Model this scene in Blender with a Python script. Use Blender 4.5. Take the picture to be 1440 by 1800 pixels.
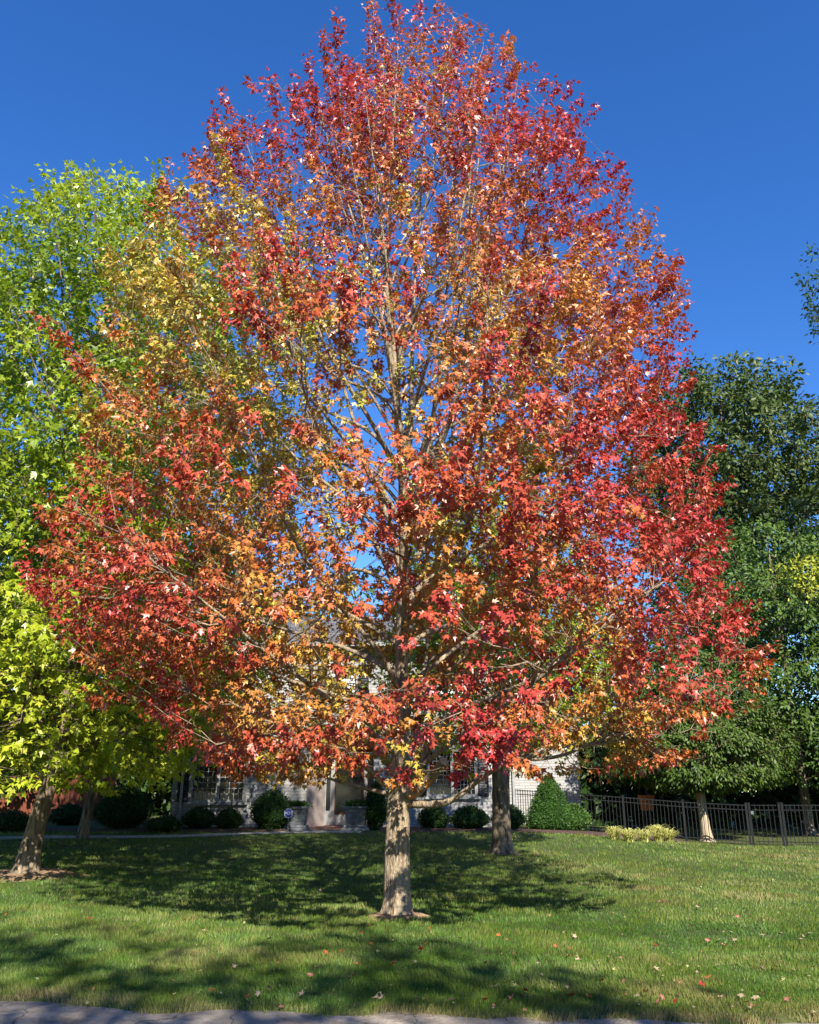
import bpy, math
import numpy as np
from mathutils import Vector, Matrix

for o in list(bpy.data.objects):
    bpy.data.objects.remove(o)
SC = bpy.context.scene
COL = SC.collection
R = math.radians

# ------------------------------------------------------------------ camera
PITCH = R(18.7)
EYE = np.array([0.0, 0.0, 1.6])
FPX = 1450.0
cam_d = bpy.data.cameras.new('camera')
cam_d.sensor_fit = 'HORIZONTAL'
cam_d.sensor_width = 36.0
cam_d.lens = 36.0 * FPX / 1440.0
cam_d.clip_start = 0.05
cam_d.clip_end = 2000
cam = bpy.data.objects.new('camera', cam_d)
cam.location = EYE
cam.rotation_euler = (R(90) + PITCH, 0, 0)
COL.objects.link(cam)
SC.camera = cam

# ------------------------------------------------------------------ light
SUN_EL = R(37)
SUN_AZ = R(165)          # clockwise from +Y: behind the camera, a little to its right
SC.world = bpy.data.worlds.new('World')
SC.world.use_nodes = True
nt = SC.world.node_tree
nt.nodes.clear()
sky = nt.nodes.new('ShaderNodeTexSky')
sky.sky_type = 'NISHITA'
sky.sun_disc = False
sky.sun_elevation = SUN_EL
sky.sun_rotation = SUN_AZ
sky.altitude = 200
sky.air_density = 1.0
sky.dust_density = 0.0
sky.ozone_density = 4.5
bg = nt.nodes.new('ShaderNodeBackground')
bg.inputs['Strength'].default_value = 0.125
wo = nt.nodes.new('ShaderNodeOutputWorld')
hs_ = nt.nodes.new('ShaderNodeHueSaturation')
hs_.inputs['Saturation'].default_value = 1.25
hs_.inputs['Hue'].default_value = 0.511
nt.links.new(sky.outputs[0], hs_.inputs['Color'])
nt.links.new(hs_.outputs[0], bg.inputs[0])
nt.links.new(bg.outputs[0], wo.inputs[0])
TO_SUN = Vector((math.sin(SUN_AZ) * math.cos(SUN_EL), math.cos(SUN_AZ) * math.cos(SUN_EL), math.sin(SUN_EL)))
sd = bpy.data.lights.new('sun', 'SUN')
sd.energy = 5.0
sd.angle = R(0.53)
sd.color = (1.0, 0.93, 0.82)
so = bpy.data.objects.new('sun', sd)
so.rotation_euler = TO_SUN.to_track_quat('Z', 'Y').to_euler()
so.location = (10, -20, 30)
COL.objects.link(so)
SC.view_settings.view_transform = 'Standard'
SC.view_settings.look = 'None'
SC.view_settings.exposure = 0.95
SC.view_settings.gamma = 1.0
SC.view_settings.use_curve_mapping = False
SC.render.engine = 'CYCLES'
SC.cycles.max_bounces = 6
SC.cycles.diffuse_bounces = 2
SC.cycles.transmission_bounces = 4
SC.cycles.transparent_max_bounces = 4
SC.cycles.caustics_reflective = False
SC.cycles.caustics_refractive = False

# ------------------------------------------------------------------ measuring helpers
FW = np.array([0, math.cos(PITCH), math.sin(PITCH)])
UPV = np.array([0, -math.sin(PITCH), math.cos(PITCH)])


def ray(px, py):
    return np.array([(px - 720) / FPX, 0, 0]) + UPV * (900 - py) / FPX + FW


def U(px, py, d):
    """point seen at photo pixel (px,py) that stands d metres ahead"""
    r = ray(px, py)
    return EYE + r * (d / r[1])


def sstep(a, b, x):
    t = np.clip((x - a) / (b - a), 0, 1)
    return t * t * (3 - 2 * t)


def H(x, y):
    """height of the lawn: rises gently to the house, falls off to the right"""
    x = np.asarray(x, float); y = np.asarray(y, float)
    z = 0.49 * sstep(12, 28, y) * (1 - sstep(2, 11, x))
    z = z + 0.022 * np.sin(x * 0.9 + 1.3) * np.sin(y * 0.7 + .4) * sstep(5.5, 8, y)
    return z


def GH(px, py):
    """lawn point seen at a photo pixel"""
    r = ray(px, py)
    lo, hi = 1.0, 90.0
    for _ in range(50):
        m = 0.5 * (lo + hi)
        p = EYE + r * (m / r[1])
        if p[2] > H(p[0], p[1]): lo = m
        else: hi = m
    return EYE + r * (lo / r[1])


# ------------------------------------------------------------------ noise
def _hash(ix, iy, iz, seed):
    n = (ix.astype(np.int64) * 374761393 + iy.astype(np.int64) * 668265263 + iz.astype(np.int64) * 2147483647 + seed * 1274126177) & 0x7fffffff
    n = (n ^ (n >> 13)) * 1274126177 & 0x7fffffff
    n = (n ^ (n >> 16)) * 668265263 & 0x7fffffff
    return (n & 0xffff) / 65535.0


def vnoise(P, scale, seed=0):
    Q = np.asarray(P, float) * scale
    i = np.floor(Q).astype(np.int64); f = Q - i
    f = f * f * (3 - 2 * f)
    out = np.zeros(len(Q))
    for dx in (0, 1):
        for dy in (0, 1):
            for dz in (0, 1):
                w = (f[:, 0] if dx else 1 - f[:, 0]) * (f[:, 1] if dy else 1 - f[:, 1]) * (f[:, 2] if dz else 1 - f[:, 2])
                out += w * _hash(i[:, 0] + dx, i[:, 1] + dy, i[:, 2] + dz, seed)
    return out


def nrm(v):
    return v / np.maximum(np.linalg.norm(v, axis=-1, keepdims=True), 1e-9)


# ------------------------------------------------------------------ object helpers
def link(o, parent=None):
    COL.objects.link(o)
    if parent is not None:
        o.parent = parent
    return o


def tag(o, label=None, cat=None, group=None, kind=None):
    if label: o['label'] = label
    if cat: o['category'] = cat
    if group: o['group'] = group
    if kind: o['kind'] = kind
    return o


def empty(name, loc, label, cat, group=None, rz=0.0):
    o = bpy.data.objects.new(name, None)
    o.empty_display_size = 0.2
    o.location = tuple(float(c) for c in loc)
    o.rotation_euler = (0, 0, rz)
    COL.objects.link(o)
    return tag(o, label, cat, group)


def mesh_np(name, V, F, mat, parent=None, col=None, smooth=False, loc=None):
    V = np.asarray(V, np.float32).reshape(-1, 3)
    Fs = F if isinstance(F, list) else [F]
    Fs = [np.asarray(f, np.int32) for f in Fs if len(f)]
    me = bpy.data.meshes.new(name)
    me.vertices.add(len(V))
    me.vertices.foreach_set('co', V.ravel())
    tot = np.concatenate([np.full(len(f), f.shape[1], np.int32) for f in Fs])
    loops = np.concatenate([f.ravel() for f in Fs])
    st = np.concatenate([[0], np.cumsum(tot)[:-1]]).astype(np.int32)
    me.loops.add(len(loops))
    me.loops.foreach_set('vertex_index', loops)
    me.polygons.add(len(tot))
    me.polygons.foreach_set('loop_start', st)
    if smooth:
        me.polygons.foreach_set('use_smooth', np.ones(len(tot), bool))
    me.update(calc_edges=True)
    if col is not None:
        a = me.attributes.new('Col', 'FLOAT_COLOR', 'POINT')
        c = np.ones((len(V), 4), np.float32); c[:, :3] = col
        a.data.foreach_set('color', c.ravel())
    me.materials.append(mat)
    o = bpy.data.objects.new(name, me)
    if loc is not None:
        o.location = tuple(float(c) for c in loc)
    return link(o, parent)


class MB:
    """collects boxes, prisms and lathes into one mesh"""
    def __init__(s): s.v = []; s.f = []; s.n = 0

    def add(s, V, F):
        for f in F: s.f.append([i + s.n for i in f])
        s.v.extend([tuple(p) for p in V]); s.n += len(V)
        return s

    def box(s, x0, x1, y0, y1, z0, z1, bev=0.0):
        if bev <= 0:
            V = [(x, y, z) for z in (z0, z1) for y in (y0, y1) for x in (x0, x1)]
            return s.add(V, [(0, 2, 3, 1), (4, 5, 7, 6), (0, 1, 5, 4), (2, 6, 7, 3), (0, 4, 6, 2), (1, 3, 7, 5)])
        b = bev
        rings = [(z0, b), (z0 + b, 0), (z1 - b, 0), (z1, b)]
        V = []
        for z, i in rings:
            V += [(x0 + i, y0 + i, z), (x1 - i, y0 + i, z), (x1 - i, y1 - i, z), (x0 + i, y1 - i, z)]
        F = [(3, 2, 1, 0), (12, 13, 14, 15)]
        for k in range(3):
            for j in range(4):
                a = k * 4 + j; c = k * 4 + (j + 1) % 4
                F.append((a, c, c + 4, a + 4))
        return s.add(V, F)

    def lathe(s, prof, n=16, cx=0, cy=0, square=False):
        V = []; F = []
        for r, z in prof:
            for k in range(n):
                a = 2 * math.pi * (k + .5) / n
                V.append((cx + r * math.cos(a), cy + r * math.sin(a), z))
        for i in range(len(prof) - 1):
            for k in range(n):
                a = i * n + k; b = i * n + (k + 1) % n
                F.append((a, b, b + n, a + n))
        F.append(tuple(range(n - 1, -1, -1)))
        F.append(tuple((len(prof) - 1) * n + k for k in range(n)))
        return s.add(V, F)

    def build(s, name, mat, parent=None, loc=None, smooth=False):
        me = bpy.data.meshes.new(name)
        me.from_pydata(s.v, [], s.f)
        if smooth:
            for p in me.polygons: p.use_smooth = True
        me.materials.append(mat)
        o = bpy.data.objects.new(name, me)
        if loc is not None: o.location = tuple(float(c) for c in loc)
        return link(o, parent)


def dup(o, parent, loc=None):
    c = o.copy()
    if loc is not None: c.location = tuple(float(q) for q in loc)
    return link(c, parent)


# ------------------------------------------------------------------ materials
def newmat(name):
    m = bpy.data.materials.new(name)
    m.use_nodes = True
    n = m.node_tree
    return m, n, n.nodes['Principled BSDF'], n.nodes['Material Output']


def leaf_mat(name, rough=0.42, spec=0.5, trans=0.3, tint=(1.15, 1.1, 0.8)):
    m, n, b, out = newmat(name)
    at = n.nodes.new('ShaderNodeAttribute'); at.attribute_name = 'Col'
    n.links.new(at.outputs['Color'], b.inputs['Base Color'])
    b.inputs['Roughness'].default_value = rough
    b.inputs['Specular IOR Level'].default_value = spec
    t = n.nodes.new('ShaderNodeBsdfTranslucent')
    mul = n.nodes.new('ShaderNodeMix'); mul.data_type = 'RGBA'; mul.blend_type = 'MULTIPLY'
    mul.inputs[0].default_value = 1.0
    n.links.new(at.outputs['Color'], mul.inputs[6]); mul.inputs[7].default_value = (*tint, 1)
    n.links.new(mul.outputs[2], t.inputs['Color'])
    mx = n.nodes.new('ShaderNodeMixShader'); mx.inputs[0].default_value = trans
    n.links.new(b.outputs[0], mx.inputs[1]); n.links.new(t.outputs[0], mx.inputs[2])
    n.links.new(mx.outputs[0], out.inputs['Surface'])
    return m


def noisy(name, c0, c1, scale=5.0, rough=0.8, bump=0.3, stretch=(1, 1, 1), detail=6, bscale=None, lo=.35, hi=.65, c2=None, spec=0.3, dist=0.02):
    m, n, b, out = newmat(name)
    tc = n.nodes.new('ShaderNodeTexCoord')
    mp = n.nodes.new('ShaderNodeMapping'); mp.inputs['Scale'].default_value = stretch
    n.links.new(tc.outputs['Object'], mp.inputs[0])
    nz = n.nodes.new('ShaderNodeTexNoise'); nz.inputs['Scale'].default_value = scale
    nz.inputs['Detail'].default_value = detail; nz.inputs['Roughness'].default_value = 0.62
    n.links.new(mp.outputs[0], nz.inputs['Vector'])
    rp = n.nodes.new('ShaderNodeValToRGB')
    rp.color_ramp.elements[0].position = lo; rp.color_ramp.elements[0].color = (*c0, 1)
    rp.color_ramp.elements[1].position = hi; rp.color_ramp.elements[1].color = (*c1, 1)
    n.links.new(nz.outputs['Fac'], rp.inputs[0])
    src = rp.outputs[0]
    if c2 is not None:
        nz3 = n.nodes.new('ShaderNodeTexNoise'); nz3.inputs['Scale'].default_value = scale * 0.23
        n.links.new(mp.outputs[0], nz3.inputs['Vector'])
        r3 = n.nodes.new('ShaderNodeMapRange'); r3.inputs[1].default_value = .45; r3.inputs[2].default_value = .65
        n.links.new(nz3.outputs['Fac'], r3.inputs[0])
        mx = n.nodes.new('ShaderNodeMix'); mx.data_type = 'RGBA'
        n.links.new(r3.outputs[0], mx.inputs[0]); n.links.new(src, mx.inputs[6]); mx.inputs[7].default_value = (*c2, 1)
        src = mx.outputs[2]
    n.links.new(src, b.inputs['Base Color'])
    b.inputs['Roughness'].default_value = rough
    b.inputs['Specular IOR Level'].default_value = spec
    if bump:
        nz2 = n.nodes.new('ShaderNodeTexNoise'); nz2.inputs['Scale'].default_value = bscale or scale * 3
        nz2.inputs['Detail'].default_value = 5
        n.links.new(mp.outputs[0], nz2.inputs['Vector'])
        bp = n.nodes.new('ShaderNodeBump'); bp.inputs['Strength'].default_value = bump; bp.inputs['Distance'].default_value = dist
        n.links.new(nz2.outputs['Fac'], bp.inputs['Height'])
        n.links.new(bp.outputs[0], b.inputs['Normal'])
    return m


def brickmat(name, c1, c2, mortar, bw, bh, offset=.5, bump=.5):
    m, n, b, out = newmat(name)
    tc = n.nodes.new('ShaderNodeTexCoord')
    mp = n.nodes.new('ShaderNodeMapping'); mp.inputs['Rotation'].default_value = (R(-90), 0, 0)
    n.links.new(tc.outputs['Object'], mp.inputs[0])
    br = n.nodes.new('ShaderNodeTexBrick')
    br.inputs['Color1'].default_value = (*c1, 1); br.inputs['Color2'].default_value = (*c2, 1); br.inputs['Mortar'].default_value = (*mortar, 1)
    br.inputs['Scale'].default_value = 1.0
    br.inputs['Brick Width'].default_value = bw; br.inputs['Row Height'].default_value = bh
    br.inputs['Mortar Size'].default_value = 0.012; br.offset = offset
    n.links.new(mp.outputs[0], br.inputs['Vector'])
    nz = n.nodes.new('ShaderNodeTexNoise'); nz.inputs['Scale'].default_value = 3
    n.links.new(tc.outputs['Object'], nz.inputs['Vector'])
    mx = n.nodes.new('ShaderNodeMix'); mx.data_type = 'RGBA'; mx.blend_type = 'MULTIPLY'; mx.inputs[0].default_value = .35
    n.links.new(br.outputs['Color'], mx.inputs[6]); n.links.new(nz.outputs['Color'], mx.inputs[7])
    n.links.new(br.outputs['Color'], b.inputs['Base Color'])
    b.inputs['Roughness'].default_value = .85
    bp = n.nodes.new('ShaderNodeBump'); bp.inputs['Strength'].default_value = bump; bp.inputs['Distance'].default_value = .02; bp.invert = True
    n.links.new(br.outputs['Fac'], bp.inputs['Height'])
    n.links.new(bp.outputs[0], b.inputs['Normal'])
    return m


def plain(name, c, rough=.6, metal=0.0, spec=.4):
    m, n, b, out = newmat(name)
    b.inputs['Roughness'].default_value = rough
    b.inputs['Metallic'].default_value = metal
    b.inputs['Specular IOR Level'].default_value = spec
    tc = n.nodes.new('ShaderNodeTexCoord')
    nz = n.nodes.new('ShaderNodeTexNoise'); nz.inputs['Scale'].default_value = 7; nz.inputs['Detail'].default_value = 4
    n.links.new(tc.outputs['Object'], nz.inputs['Vector'])
    rp = n.nodes.new('ShaderNodeValToRGB')
    rp.color_ramp.elements[0].position = .3; rp.color_ramp.elements[0].color = (*[x * .78 for x in c], 1)
    rp.color_ramp.elements[1].position = .7; rp.color_ramp.elements[1].color = (*c, 1)
    n.links.new(nz.outputs['Fac'], rp.inputs[0]); n.links.new(rp.outputs[0], b.inputs['Base Color'])
    return m


M = {}
M['red_leaf'] = leaf_mat('red_leaf', 0.40, 0.7, 0.20, (1.1, 1.0, .7))
M['green_leaf'] = leaf_mat('green_leaf', 0.38, 0.6, 0.35, (1.2, 1.25, .6))
M['dark_leaf'] = leaf_mat('dark_leaf', 0.5, 0.35, 0.16, (1.1, 1.2, .6))
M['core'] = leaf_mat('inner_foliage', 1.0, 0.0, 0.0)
M['grass'] = leaf_mat('grass', 0.5, 0.35, 0.3, (1.1, 1.2, .7))
M['fallen'] = leaf_mat('fallen', 0.5, 0.4, 0.1, (1, 1, 1))
M['bark'] = noisy('bark', (.17, .12, .075), (.52, .41, .27), 13, .9, 1.0, (1.5, 1.5, .42), 10, 26, .38, .60, c2=(.36, .29, .20), dist=.05)
M['dark_bark'] = noisy('dark_bark', (.055, .042, .03), (.32, .245, .165), 8, .9, .8, (1.6, 1.6, .3), 8, 20, .36, .66, dist=.03)
M['pale_bark'] = noisy('pale_bark', (.25, .19, .12), (.50, .41, .29), 8, .9, .6, (1.6, 1.6, .25), 8, 20, .36, .62, dist=.02)
M['cut_wood'] = noisy('cut_wood', (.42, .33, .22), (.60, .50, .36), 14, .85, .2)
M['soil'] = noisy('soil', (.16, .095, .055), (.40, .27, .16), 14, .95, .6, detail=10, bscale=60)
M['mulch'] = noisy('mulch', (.035, .020, .014), (.16, .095, .07), 22, .95, .9, detail=9, bscale=70)
M['ground'] = noisy('ground', (.05, .06, .02), (.10, .10, .04), .6, .95, 0)
M['road'] = noisy('road', (.15, .125, .10), (.42, .36, .28), 5, .92, .9, detail=14, bscale=38, c2=(.29, .245, .19), dist=.02)
M['path'] = noisy('path', (.30, .28, .25), (.42, .40, .36), 6, .9, .3)
M['lawn'] = noisy('lawn', (.035, .055, .012), (.12, .115, .04), 9, .95, .6, detail=12, bscale=40, c2=(.07, .10, .02), dist=.03)
M['stone'] = brickmat('stone', (.43, .42, .40), (.35, .34, .325), (.27, .26, .25), .42, .10)
M['siding'] = plain('siding', (.36, .30, .27), .7)
M['trim'] = plain('trim', (.34, .335, .32), .5)
M['glass'] = plain('glass', (.012, .014, .016), .06, 0, .6)
M['blind'] = plain('blind', (.78, .77, .74), .8)
M['door'] = plain('door', (.10, .035, .02), .4)
M['shutter'] = plain('shutter', (.012, .014, .02), .5)
M['roof'] = brickmat('roof', (.16, .15, .15), (.11, .105, .10), (.05, .05, .05), .3, .14, bump=.6)
M['redbrick'] = brickmat('redbrick', (.36, .12, .075), (.28, .09, .06), (.30, .22, .18), .22, .075)
M['rustwood'] = noisy('rustwood', (.10, .03, .018), (.24, .075, .04), 6, .85, .4, (1, 1, .2))
M['planter'] = noisy('planter', (.10, .115, .125), (.20, .215, .225), 6, .8, .3)
M['iron'] = plain('iron', (.02, .021, .024), .38, .0, .5)
M['terracotta'] = noisy('terracotta', (.36, .12, .06), (.50, .19, .10), 5, .85, .2)
M['blue'] = plain('sign_blue', (.02, .05, .28), .35)
M['white'] = plain('sign_white', (.6, .6, .6), .5)
M['step'] = brickmat('step', (.30, .13, .09), (.24, .10, .07), (.26, .2, .17), .2, .07)


def crack(m):
    n = m.node_tree; b = n.nodes['Principled BSDF']
    tc = n.nodes.new('ShaderNodeTexCoord'); nz = n.nodes.new('ShaderNodeTexNoise'); nz.inputs['Scale'].default_value = 2.3; nz.inputs['Detail'].default_value = 6
    n.links.new(tc.outputs['Object'], nz.inputs['Vector'])
    ad = n.nodes.new('ShaderNodeMix'); ad.data_type = 'RGBA'; ad.blend_type = 'ADD'; ad.inputs[0].default_value = .5
    n.links.new(tc.outputs['Object'], ad.inputs[6]); n.links.new(nz.outputs['Color'], ad.inputs[7])
    vo = n.nodes.new('ShaderNodeTexVoronoi'); vo.feature = 'DISTANCE_TO_EDGE'; vo.inputs['Scale'].default_value = .9
    n.links.new(ad.outputs[2], vo.inputs['Vector'])
    mr = n.nodes.new('ShaderNodeMapRange'); mr.inputs[1].default_value = .001; mr.inputs[2].default_value = .010
    n.links.new(vo.outputs['Distance'], mr.inputs[0])
    old = b.inputs['Base Color'].links[0].from_socket
    mx = n.nodes.new('ShaderNodeMix'); mx.data_type = 'RGBA'
    n.links.new(mr.outputs[0], mx.inputs[0]); mx.inputs[6].default_value = (.11, .09, .07, 1); n.links.new(old, mx.inputs[7])
    n.links.new(mx.outputs[2], b.inputs['Base Color'])


crack(M['road'])


# ------------------------------------------------------------------ tubes and leaves
def tubes(P, Rd, sides):
    """P (N,K,3), Rd (N,K) -> vertices, quads"""
    N, K, _ = P.shape
    T = np.gradient(P, axis=1)
    T = nrm(T)
    ref = np.where(np.abs(T[:, :1, 2:3]) > 0.85, np.array([1.0, 0, 0]), np.array([0, 0, 1.0]))
    ref = np.repeat(ref, K, axis=1)
    A = nrm(np.cross(T, ref)); B = np.cross(T, A)
    ang = np.arange(sides) * 2 * np.pi / sides
    V = P[:, :, None, :] + Rd[:, :, None, None] * (A[:, :, None, :] * np.cos(ang)[None, None, :, None] + B[:, :, None, :] * np.sin(ang)[None, None, :, None])
    idx = np.arange(N * K * sides).reshape(N, K, sides)
    a = idx[:, :-1, :]; b = np.roll(idx, -1, axis=2)[:, :-1, :]
    c = np.roll(idx, -1, axis=2)[:, 1:, :]; d = idx[:, 1:, :]
    F = np.stack([a, b, c, d], -1).reshape(-1, 4)
    return V.reshape(-1, 3), F


MAPLE_XY = np.array([(0, 0), (.34, .03), (.19, .24), (.55, .60), (.155, .54), (0, 1.0), (-.34, .03), (-.19, .24), (-.55, .60), (-.155, .54)])
MAPLE_F = np.array([(0, 1, 2), (0, 2, 4), (2, 3, 4), (0, 4, 5), (0, 7, 6), (0, 9, 7), (7, 9, 8), (0, 5, 9)])
OVAL_XY = np.array([(0, 0), (.26, .48), (0, 1.0), (-.26, .48)])
OVAL_F = np.array([(0, 1, 2), (0, 2, 3)])


def leaf_geo(base, axis, norm, size, shape):
    XY, F = shape
    n = nrm(norm - axis * np.sum(axis * norm, -1, keepdims=True))
    side = np.cross(axis, n)
    g = np.random.default_rng(len(base))
    m = len(base)
    fold = g.uniform(-.05, .75, (m, 1)); curl = g.uniform(-.15, .55, (m, 1)); skew = g.normal(0, .10, (m, 1)); wid = g.uniform(.72, 1.12, (m, 1)); twist = g.normal(0, .22, (m, 1))
    x = XY[None, :, 0] * wid + skew * XY[None, :, 1] ** 2
    zz = -fold * np.abs(XY[None, :, 0]) - curl * XY[None, :, 1] ** 2 + twist * XY[None, :, 0] * XY[None, :, 1]
    V = base[:, None, :] + size[:, None, None] * (axis[:, None, :] * XY[None, :, 1:2] + side[:, None, :] * x[..., None] + n[:, None, :] * zz[..., None])
    k = len(XY)
    Fi = F[None] + (np.arange(len(base)) * k)[:, None, None]
    return V.reshape(-1, 3), Fi.reshape(-1, F.shape[1])


MAPLE = (MAPLE_XY, MAPLE_F)
TRILOBE = (np.array([(0, 0), (.54, .50), (.17, .52), (0, 1.0), (-.54, .50), (-.17, .52)]), np.array([(0, 1, 2), (0, 2, 3), (0, 5, 4), (0, 3, 5)]))
OVAL = (OVAL_XY, OVAL_F)


def smooth_curve(pts, K):
    """Catmull-Rom through control points (n,m) resampled to K"""
    pts = np.asarray(pts, float)
    n = len(pts)
    q = np.vstack([2 * pts[0] - pts[1], pts, 2 * pts[-1] - pts[-2]])
    t = np.linspace(0, n - 1 - 1e-6, K); i = t.astype(int); f = (t - i)[:, None]
    p0, p1, p2, p3 = q[i], q[i + 1], q[i + 2], q[i + 3]
    return .5 * ((2 * p1) + (-p0 + p2) * f + (2 * p0 - 5 * p1 + 4 * p2 - p3) * f ** 2 + (-p0 + 3 * p1 - 3 * p2 + p3) * f ** 3)


def grow_tree(name, label, cat, base, trunk, env, nlimb, hrange, slope, colour, seed, leaf_m, bark_m,
              shape=MAPLE, size=(.08, .12), n2=450, n3=3000, nleaf=17, extra=(), group=None, shell=(.30, 2.2), thin=None,
              flare=1.5, split=0, sides=8, droop=.45, lobes=.30, cl=(.3, .55), zlo=None, gap=.30, upturn=1.0, gscale=.8, spires=0, zpow=1.7, fine=1.0, far=False):
    """trunk: [(dx,dy,z,r)...]; env(z,az)->radius about the trunk axis; slope(h)->rise per metre out.
    shoots are spread through the crown's volume, each joined to a branch, each branch to a limb"""
    rng = np.random.default_rng(seed)
    root = empty(name, base, label, cat, group)
    TC = smooth_curve(trunk, 40)
    TP, TR = TC[:, :3], TC[:, 3].copy()
    Htot = TP[-1, 2]
    Ks, S = len(TP), 18
    ang = np.arange(S) * 2 * np.pi / S
    lob = 1 + .045 * np.sin(ang * 3 + seed) + .03 * np.sin(ang * 5 + 2 * seed)
    fl = 1 + (flare - 1) * np.exp(-np.maximum(TP[:, 2], 0) / .16)
    root_lob = 1 + .22 * np.exp(-np.maximum(TP[:, 2], 0) / .14)[:, None] * np.maximum(0, np.sin(ang * 5 + seed * 1.7))[None]
    rad = TR[:, None] * fl[:, None] * lob[None] * root_lob
    rad = rad * (1 + .03 * rng.normal(size=rad.shape))
    V = TP[:, None, :] + rad[..., None] * np.stack([np.cos(ang), np.sin(ang), 0 * ang], -1)[None]
    idx = np.arange(Ks * S).reshape(Ks, S)
    Fq = np.stack([idx[:-1], np.roll(idx, -1, 1)[:-1], np.roll(idx, -1, 1)[1:], idx[1:]], -1).reshape(-1, 4)
    mesh_np('trunk', V, Fq, bark_m, root, smooth=True)

    def axis(z):
        return np.stack([np.interp(z, TP[:, 2], TP[:, 0]), np.interp(z, TP[:, 2], TP[:, 1])], -1)

    def rough_env(z, az):
        d = np.stack([np.cos(az) * 2.2, np.sin(az) * 2.2, z * .55 + 0 * az], -1).reshape(-1, 3) + 40 + seed
        k = vnoise(d, gscale, seed).reshape(np.shape(az)) * .65 + vnoise(d, gscale * 2.4, seed + 1).reshape(np.shape(az)) * .35
        return env(z, az) * (1 + lobes * (k - .55))

    def rel(Q):
        c = axis(Q[:, 2]); dx = Q[:, 0] - c[:, 0] * 0; dy = Q[:, 1]
        return np.hypot(dx, dy) / np.maximum(env(Q[:, 2], np.arctan2(dy, dx)), .05)
    K1 = 14
    limbs = []; lr = []
    az = rng.uniform(0, 6.28)
    for i in range(nlimb):
        u = (i + rng.uniform(0, .8)) / nlimb
        h0 = hrange[0] + (hrange[1] - hrange[0]) * u
        az += 2.39996 + rng.normal() * .25
        p0 = np.array([*axis(h0), h0]); r0 = float(np.interp(h0, TP[:, 2], TR))
        sl = slope(h0) * rng.uniform(.8, 1.25)
        z = h0
        for _ in range(8):
            r1 = float(env(z, az)) * lim
            z = .5 * z + .5 * min(h0 + sl * r1, Htot)
        r1 = max(r1, .25)
        k = rng.uniform(.82, 1.0)
        e = np.array([math.cos(az) * r1 * k, math.sin(az) * r1 * k, z])
        mid = p0 * .5 + e * .5 + np.array([math.cos(az), math.sin(az), 0]) * r1 * .10 - np.array([0, 0, 1]) * (z - h0) * .10
        mid = mid + rng.normal(size=3) * .06 * r1
        q = smooth_curve([p0, p0 * .72 + mid * .3 + rng.normal(size=3) * .03, mid, e], K1)
        limbs.append(q)
        L = np.linalg.norm(e - p0)
        ra = min(r0 * .62, .0088 * L + .006) * rng.uniform(.75, 1.15)
        lr.append(np.linspace(1, 0, K1) ** .8 * (ra - .005) + .005)
    for q, ra, rb_ in extra:
        limbs.append(smooth_curve(q, K1)); lr.append(np.linspace(ra, rb_, K1))
    P1 = np.array(limbs); R1 = np.array(lr)
    for k in range(len(P1)):
        V, Fq = tubes(P1[k:k + 1], R1[k:k + 1], 5 if far else sides)
        mesh_np('limb', V, Fq, bark_m, root, smooth=True)
    top = smooth_curve(np.hstack([TP, TR[:, None]])[int(Ks * .55):], K1)
    P1 = np.concatenate([P1, top[None, :, :3]]); R1 = np.concatenate([R1, top[None, :, 3]])

    zmin = trunk[1][2] if zlo is None else zlo
    zt = np.linspace(zmin, Htot * 1.04, 160)
    azs = np.linspace(0, 6.283, 13)[:-1]
    Rm = np.array([np.mean([float(env(z, a)) for a in azs]) for z in zt])

    def sample(n, lo, power):
        w = Rm ** zpow + .02; w = w / w.sum()
        out = []
        got = 0
        while got < n:
            z = rng.choice(zt, n * 2, p=w) + rng.uniform(-.5, .5, n * 2) * (zt[1] - zt[0])
            a = rng.uniform(0, 2 * np.pi, n * 2)
            re = (lo ** power + (1 - lo ** power) * rng.uniform(size=n * 2)) ** (1 / power)
            r = rough_env(z, a) * re
            Q = np.stack([r * np.cos(a), r * np.sin(a), z], -1)
            Qn = Q * np.array([1, 1, 1.7]) + 60
            g = .6 * vnoise(Qn, .9, seed + 5) + .4 * vnoise(Qn, 2.0, seed + 6)
            ok = rng.uniform(size=n * 2) < np.clip((g - gap) * 5 + .12, .06, 1)
            if thin is not None:
                ok &= rng.uniform(size=n * 2) < thin(Q)
            out.append(Q[ok]); got += ok.sum()
        return np.concatenate(out)[:n]

    def attach(Q, PP, RR, lo_i, K, upw):
        """curves from the best parent point to each target"""
        N, KP, _ = PP.shape
        c = PP[:, lo_i:].reshape(-1, 3); rc = RR[:, lo_i:].reshape(-1)
        tg = nrm(np.gradient(PP, axis=1))[:, lo_i:].reshape(-1, 3)
        best = np.empty(len(Q), int)
        for i in range(0, len(Q), 500):
            q = Q[i:i + 500]
            dv = q[:, None, :] - c[None]
            d = np.sqrt((dv ** 2).sum(-1))
            cosang = (dv * tg[None]).sum(-1) / np.maximum(d, 1e-6)
            cost = d * (1.25 - .55 * cosang) + .6 * np.maximum(0, -dv[..., 2] + .1 * d)
            best[i:i + 500] = np.argmin(cost, 1)
        S0 = c[best]; T0 = tg[best]; r0 = rc[best]
        dv = Q - S0; d = np.linalg.norm(dv, axis=1, keepdims=True)
        outd = nrm(np.stack([Q[:, 0], Q[:, 1], 0 * Q[:, 0]], -1))
        hz = np.clip(Q[:, 2:3] / Htot, 0, 1)
        e = nrm(nrm(dv) * .55 + outd * .35 + np.array([0, 0, 1.0]) * upw * (.05 + .9 * hz) + .25 * rng.normal(size=Q.shape))
        b1 = S0 + T0 * d * .33; b2 = Q - e * d * .33
        u = np.linspace(0, 1, K)[None, :, None]
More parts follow.
